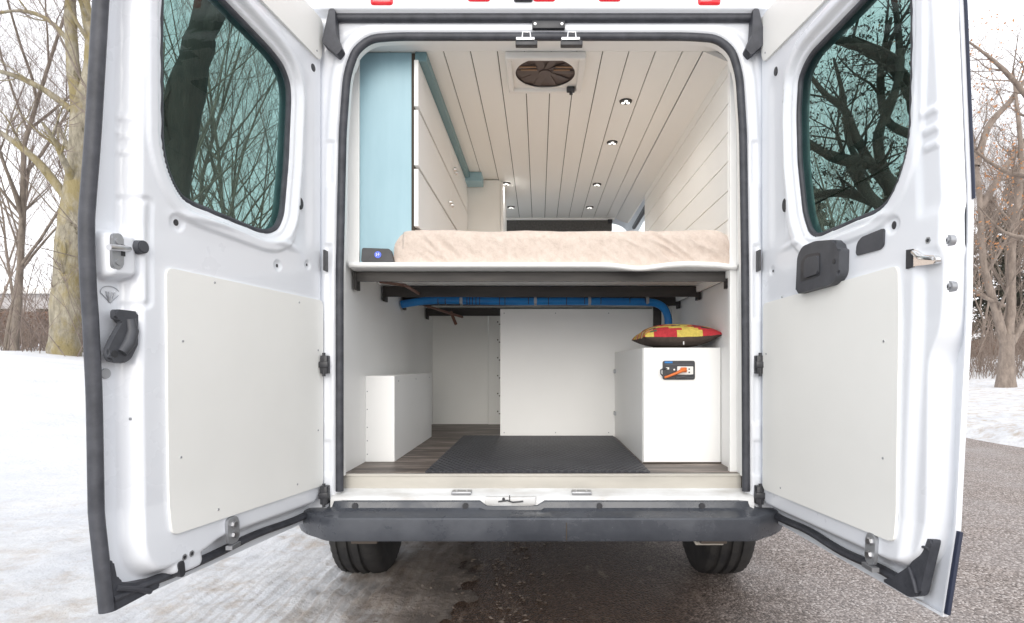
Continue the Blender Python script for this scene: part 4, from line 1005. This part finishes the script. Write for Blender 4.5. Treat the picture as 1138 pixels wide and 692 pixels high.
def tree_shape(name, seed, limbs, bark, twig, label, cat, loc, group=None, maxlv=4, kids=(5, 5, 5, 4), up=.10, spread=.75, start=1, leaf=None, rmin=.0, thick=.02):
    """limbs: explicit polylines [(pts, radii, children, child_length)]; further branching is grown from them"""
    rng = random.Random(seed); T, C, Lf = Tubes(), Tubes(), Tubes()
    root = empty(name, loc, label, cat, group)
    for (pts, rad, nk, cl) in limbs:
        P = [np.array(p, float) for p in pts]
        # smooth the polyline
        Q = []; Rr = []
        for i in range(len(P) - 1):
            for t in np.linspace(0, 1, 5)[:-1]:
                p0 = P[max(i - 1, 0)]; p3 = P[min(i + 2, len(P) - 1)]; p1, p2 = P[i], P[i + 1]
                Q.append(.5 * ((2 * p1) + (-p0 + p2) * t + (2 * p0 - 5 * p1 + 4 * p2 - p3) * t * t + (-p0 + 3 * p1 - 3 * p2 + p3) * t ** 3)); Rr.append((rad[i] * (1 - t) + rad[i + 1] * t) * (1 + .06 * rng.gauss(0, 1)))
        Q.append(P[-1]); Rr.append(rad[-1]); T.add(Q, Rr, 16)
        for c in range(nk):
            i = rng.randrange(int(len(Q) * .25), len(Q) - 1); dd = Q[i + 1] - Q[i]; dd /= np.linalg.norm(dd); s_ = np.array([rng.gauss(0, 1), rng.gauss(0, 1), rng.gauss(0, .5)]); s_ -= dd * s_.dot(dd); s_ /= np.linalg.norm(s_)
            nd = dd * .5 + s_ * .9 + np.array([0, 0, .3]); nd /= np.linalg.norm(nd)
            grow(T, C, rng, Q[i], nd, cl * rng.uniform(.6, 1.2), Rr[i] * rng.uniform(.25, .45), start, maxlv, up, kids, spread, .25, (Lf, leaf[1]) if leaf else None, thick)
    T.build('trunk', bark, root); 
    if C.n: C.build('crown', twig, root)
    if leaf and Lf.n: Lf.build('leaves', leaf[0], root)
    return root
def copy_tree(o, loc, rz, sc, label=None, group=None):
    r = o.copy(); COL.objects.link(r); r.location = loc; r.rotation_euler = (0, 0, rz); r.scale = (sc, sc, sc)
    if label: r['label'] = label
    if group: r['group'] = group
    for ch in list(o.children):
        c = ch.copy(); COL.objects.link(c); c.parent = r
    return r
def on(x, y, dz=-.05): return (x, y, gh(x, y) + dz)

# mossy tree at the left
tree_shape('mossy_tree', 3, [
    ([(0, 0, -.1), (.02, 0, .4), (.10, .0, 2.25), (.20, 0, 3.6), (.28, .05, 4.6), (.40, .05, 6.4)], [.42, .34, .30, .28, .26, .22], 3, 1.6),
    ([(.34, .05, 6.2), (.22, 0, 7.6), (.08, .1, 9.1), (.0, .3, 11), (-.2, .4, 13.5)], [.16, .14, .12, .09, .04], 7, 2.4),
    ([(.38, .05, 6.2), (.66, 0, 7.2), (.78, -.1, 8.1), (.50, 0, 9.4), (.5, .3, 11.5), (.9, .4, 13.5)], [.19, .16, .14, .12, .08, .03], 7, 2.4),
    ([(.20, 0, 6.3), (-.4, -.1, 6.75), (-1.0, -.2, 7.05), (-1.8, -.3, 7.3), (-2.6, -.3, 7.9)], [.09, .07, .06, .05, .02], 7, 1.3),
    ([(.10, 0, 4.0), (-.5, -.2, 4.9), (-1.2, -.3, 5.5), (-2.0, -.5, 6.0), (-2.9, -.7, 6.9)], [.11, .09, .07, .055, .02], 8, 1.4),
    ([(.25, 0, 7.9), (-.4, 0, 8.6), (-1.2, .1, 8.9), (-2.0, .1, 8.8)], [.07, .055, .04, .02], 7, 1.2),
], 'bark_moss', 'twig', 'large mossy tree with yellow-brown bark and a forked trunk beside the left door', 'tree', on(-12.15, 12.7, 0), maxlv=4, kids=(0, 4, 4, 3))
# dark trunk seen through the left door's window
tree_shape('leaning_tree', 8, [
    ([(0, 0, -.1), (-.02, 0, 1.5), (-.02, 0, 3.0), (.05, 0, 4.2), (.18, .0, 5.0), (.42, .0, 5.9)], [.32, .25, .215, .24, .26, .20], 1, 1.2),
    ([(.38, 0, 5.7), (.8, .1, 6.6), (1.6, .2, 7.4), (2.6, .3, 8.2)], [.15, .12, .08, .03], 8, 1.9),
    ([(.36, 0, 5.7), (.45, .1, 7.0), (.2, .2, 8.6), (.3, .3, 10)], [.17, .13, .09, .03], 6, 2.),
], 'bark_dark', 'twig_dark', 'dark leaning trunk seen through the left rear door window', 'tree', on(-5.62, 6.75, 0), maxlv=4, kids=(0, 4, 4, 3))
# spreading tree seen through the right door's window; metres from its own base at (6.3, 7.7)
def q(px, py, dy=0): return ((px - 1012) / 65., dy, (405 - py) / 65. + .9)
tree_shape('spreading_tree', 21, [
    ([(0, 0, -.1), (-.02, 0, 1.0), q(1008, 310), q(1000, 235), q(995, 215)], [.36, .30, .27, .25, .22], 0, 1),
    ([q(1000, 225), q(985, 205, -.1), q(964, 187, -.2), q(930, 184, -.3), q(903, 178, -.4), q(870, 160, -.5)], [.11, .11, .10, .09, .07, .04], 9, 1.0),
    ([q(998, 222), q(972, 180, .1), q(958, 145, .2), q(945, 115, .2), q(926, 94, .3), q(900, 60, .3)], [.085, .08, .075, .065, .05, .02], 9, 1.0),
    ([q(990, 215), q(972, 160, -.1), q(980, 125, -.2), q(988, 90, -.3), q(985, 30, -.3), q(970, -30, -.4)], [.09, .08, .075, .07, .05, .03], 8, 1.1),
    ([q(1012, 250), q(1022, 180), q(1018, 118), q(1005, 88), q(983, 65), q(955, 50), q(920, 40), q(880, 20)], [.13, .12, .12, .115, .11, .09, .07, .04], 10, 1.1),
    ([q(1000, 232), q(985, 222, .2), q(957, 209, .3), q(930, 207, .4), q(895, 214, .5)], [.10, .09, .085, .07, .04], 6, .8),
    ([q(940, 186, -.2), q(950, 215, -.3), q(962, 235, -.4), q(975, 262, -.5)], [.10, .09, .08, .06], 4, .7),
    ([q(964, 187, .1), q(950, 150, .2), q(948, 100, .3), q(940, 50, .4)], [.06, .05, .045, .02], 6, .8),
    ([q(1015, 150), q(1000, 120, .4), q(998, 60, .5), q(1010, 0, .5)], [.08, .07, .06, .03], 6, 1.),
], 'bark_dark', 'twig_dark', 'spreading tree with thick crossing limbs seen through the right rear door window', 'tree', (6.35, 7.735, .1), maxlv=4, kids=(0, 4, 3, 3), start=1, leaf=('dark_leaf', .22), up=.06, spread=.9)
# right-hand multi-stem tree standing in the snow
tree_shape('multi_stem_tree', 12, [
    ([(0, 0, -.15), (0, 0, .12), (.02, 0, .8), (.05, 0, 1.5)], [.36, .235, .19, .18], 0, 1),
    ([(0, 0, 1.2), (-.25, 0, 2.1), (-.55, .1, 3.6), (-.65, .1, 5.4), (-.9, .2, 8.0)], [.12, .10, .085, .065, .03], 9, 1.9),
    ([(.05, 0, 1.2), (.15, 0, 2.4), (.10, -.1, 4.0), (.35, -.1, 6.2), (.2, 0, 8.8)], [.14, .11, .09, .065, .03], 9, 1.9),
    ([(.1, 0, 1.2), (.6, 0, 2.0), (1.2, .1, 2.8), (1.6, .2, 4.6), (2.1, .2, 7)], [.10, .085, .07, .055, .03], 8, 1.8),
    ([(-.75, .1, 6.2), (-.4, .1, 7.3), (.2, .1, 8.0), (.9, .1, 9.0)], [.10, .09, .07, .03], 8, 1.4),
    ([(-.62, .1, 5.0), (-.1, 0, 6.0), (.5, 0, 6.8), (1.3, 0, 8.0)], [.09, .08, .07, .03], 8, 1.4),
    ([(-.05, 0, 2.3), (-.8, -.1, 2.6), (-1.5, -.2, 3.1)], [.06, .05, .02], 6, .9),
], 'bark_warm', 'twig_warm', 'brown multi-stem tree standing in the snow beyond the road on the right', 'tree', on(12.9, 13.9, 0), maxlv=4, kids=(0, 4, 4, 3), leaf=('dry_leaf', .05))
# tree with dry orange leaves whose limbs reach into view at the right
tree_shape('oak_tree', 15, [
    ([(0, 0, -.1), (.05, 0, 2), (-.1, 0, 4.2), (0, 0, 6.5), (-.2, 0, 8.5)], [.16, .13, .11, .08, .04], 3, 1.5),
    ([(0, 0, 3.6), (-.7, 0, 4.4), (-1.5, .1, 4.7), (-2.4, .1, 5.4)], [.07, .055, .04, .012], 13, 1.1),
    ([(-.05, 0, 4.6), (-.8, -.1, 5.6), (-1.6, -.1, 6.6), (-2.5, -.2, 7.2)], [.07, .055, .04, .012], 13, 1.2),
    ([(0, 0, 2.8), (-.8, -.1, 3.2), (-1.6, -.1, 3.4), (-2.2, -.2, 3.9)], [.05, .04, .03, .01], 9, .9),
], 'bark_warm', 'twig_warm', 'tree with dry orange leaves reaching in from the right edge of the picture', 'tree', on(10.8, 9.4, 0), maxlv=3, kids=(0, 5, 4, 3), leaf=('dry_leaf', .18), spread=.9)
# generic bare trees, copied about
def generic(name, seed, hgt, r, loc, bark, twig, label, group, mx=4, kids=(9, 5, 4, 3)):
    rng = random.Random(seed); T, C = Tubes(), Tubes(); root = empty(name, loc, label, 'tree', group)
    grow(T, C, rng, (0, 0, -.1), (rng.gauss(0, .06), rng.gauss(0, .06), 1), hgt, r, 0, mx, .12, kids, .62, .13, None, .018)
    T.build('trunk', bark, root); C.build('crown', twig, root); return root
GL = 'bare trees behind the snowy field on the left'; LG = 'thin bare grey-brown tree among others beyond the snow on the left'
g1 = generic('bare_tree', 31, 9, .085, on(-9.4, 12.0), 'bark_grey', 'twig', LG, GL)
g2 = generic('bare_tree', 32, 7.5, .07, on(-17.5, 17), 'bark_grey', 'twig', LG, GL)
g3 = generic('bare_tree', 33, 6, .05, on(-13.1, 15.6), 'bark_warm', 'twig_warm', LG, GL, 4, (10, 6, 4, 3))
rng = random.Random(5)
for i in range(30):
    d = rng.uniform(16, 36); k = -(.42 + .60 * (i + rng.random()) / 34)
    x, y_ = k * d, d - 2.265
    if abs(k + .80) < .05: continue
    copy_tree((g1, g2, g3)[i % 3], on(x, y_), rng.uniform(0, 6.28), rng.uniform(.65, 1.25))
GR = 'bare trees beyond the road on the right'; LR = 'bare brown tree among others beyond the road on the right'
for i in range(22):
    d = rng.uniform(24, 38); k = .42 + .50 * (i + rng.random()) / 22
    copy_tree((g3, g1, g3)[i % 3], on(k * d, d - 2.265), rng.uniform(0, 6.28), rng.uniform(.8, 1.35), LR, GR)
# evergreens far right
def evergreen(seed, loc, hgt):
    rng = random.Random(seed); T, C = Tubes(), Tubes(); root = empty('evergreen_tree', loc, 'dark evergreen tree far behind the bare trees on the right', 'tree', 'evergreens far on the right')
    T.add([(0, 0, -.1), (0, 0, hgt * .95)], [.25, .04], 8)
    for i in range(150):
        t = i / 150; z = hgt * (.06 + .92 * t); L = (1 - t) * hgt * .24 + .3; a = rng.uniform(0, 6.28)
        T.add([(0, 0, z), (math.cos(a) * L, math.sin(a) * L, z - L * .2)], [.04, .01], 4)
        for k in range(26):
            u = rng.uniform(.15, 1.05); C.quad((math.cos(a) * L * u + rng.gauss(0, .16), math.sin(a) * L * u + rng.gauss(0, .16), z - L * .2 * u + rng.gauss(0, .10)), rng.uniform(.10, .22), rng)
    T.build('trunk', 'bark_dark', root); C.build('crown', 'needles', root); return root
e0 = evergreen(1, on(33, 38), 13)
for i, (x, y_, s) in enumerate(((29.5, 36, .8), (36.5, 40, 1.05), (27, 41, 1.1), (24, 38, .9), (40, 41, .9), (21, 42, 1.0))): copy_tree(e0, on(x, y_), i * 1.3, s)
# thickets: too fine to count
def thicket(name, seed, x0, x1, y0, y1, hgt, cnt, m, label):
    rng = random.Random(seed); C = Tubes()
    for i in range(cnt):
        x = rng.uniform(x0, x1); y_ = rng.uniform(y0, y1); z = gh(x, y_); h_ = hgt * rng.uniform(.5, 1.1)
        p = np.array([x, y_, z - .05]); d = np.array([rng.gauss(0, .25), rng.gauss(0, .25), 1.]); pts = [p]
        for k in range(4): d = d + np.array([rng.gauss(0, .22), rng.gauss(0, .22), 0]); p = p + d / np.linalg.norm(d) * h_ / 4; pts.append(p)
        C.add(pts, [.012, .010, .008, .006, .003], 3)
        for k in range(5):
            a = pts[rng.randrange(1, 4)]; e = a + np.array([rng.gauss(0, .3), rng.gauss(0, .3), rng.uniform(.1, .5)]) * h_ * .35
            C.add([a, (a + e) / 2 + np.array([0, 0, .04]), e], [.006, .005, .003], 3)
    root = empty(name, (0, 0, 0)); o = C.build(name, m, None); bpy.data.objects.remove(root); tag(o, label, 'thicket', None, 'stuff'); return o
thicket('thicket', 1, -28, -7, 17, 20, 1.9, 1500, 'twig_warm', 'low brown thicket along the back of the snowy field on the left')
thicket('thicket', 2, -14, -5, 12, 19, 3.6, 500, 'twig', 'tall grey saplings behind the left door and its window')
thicket('thicket', 3, 10, 26, 17.5, 26, 3.2, 1100, 'twig_warm', 'tangled brown thicket beyond the snow on the right')
# hedge: brown clipped strip
def hedge(seed, x0, x1, y0, y1, hgt, cnt, label):
    rng = random.Random(seed); C = Tubes()
    for i in range(cnt):
        x = rng.uniform(x0, x1); y_ = rng.uniform(y0, y1); C.quad((x, y_, gh(x, y_) + hgt * rng.random() ** .8), rng.uniform(.05, .13), rng)
    o = C.build('hedge', 'hedge_brown', None); tag(o, label, 'hedge', None, 'stuff')
hedge(4, -46, -14, 30, 31.5, 2.0, 30000, 'russet leafless hedge in the distance on the left')
hedge(5, 20, 45, 33, 34.2, 1.0, 22000, 'low brown clipped hedge in the distance on the right')
# distant low building with a snowy roof on the left
fb = empty('low_building', on(-40, 38), 'long low grey building with a snow-covered flat roof far on the left', 'building')
z = gh(-40, 38)
MB().box(-60, -22, 38, 44, z - .5, z + 3.4, 0).build('wall', 'far_wall', fb)
MB().box(-60.3, -21.7, 37.6, 44.4, z + 3.403, z + 3.8, .05).build('roof', 'white_plastic', fb)
b = MB()
for k in range(14): b.box(-58 + 2.6 * k, -56.4 + 2.6 * k, 37.96, 37.999, z + 1.0, z + 2.4)
b.build('window_band', 'gap_dark', fb)
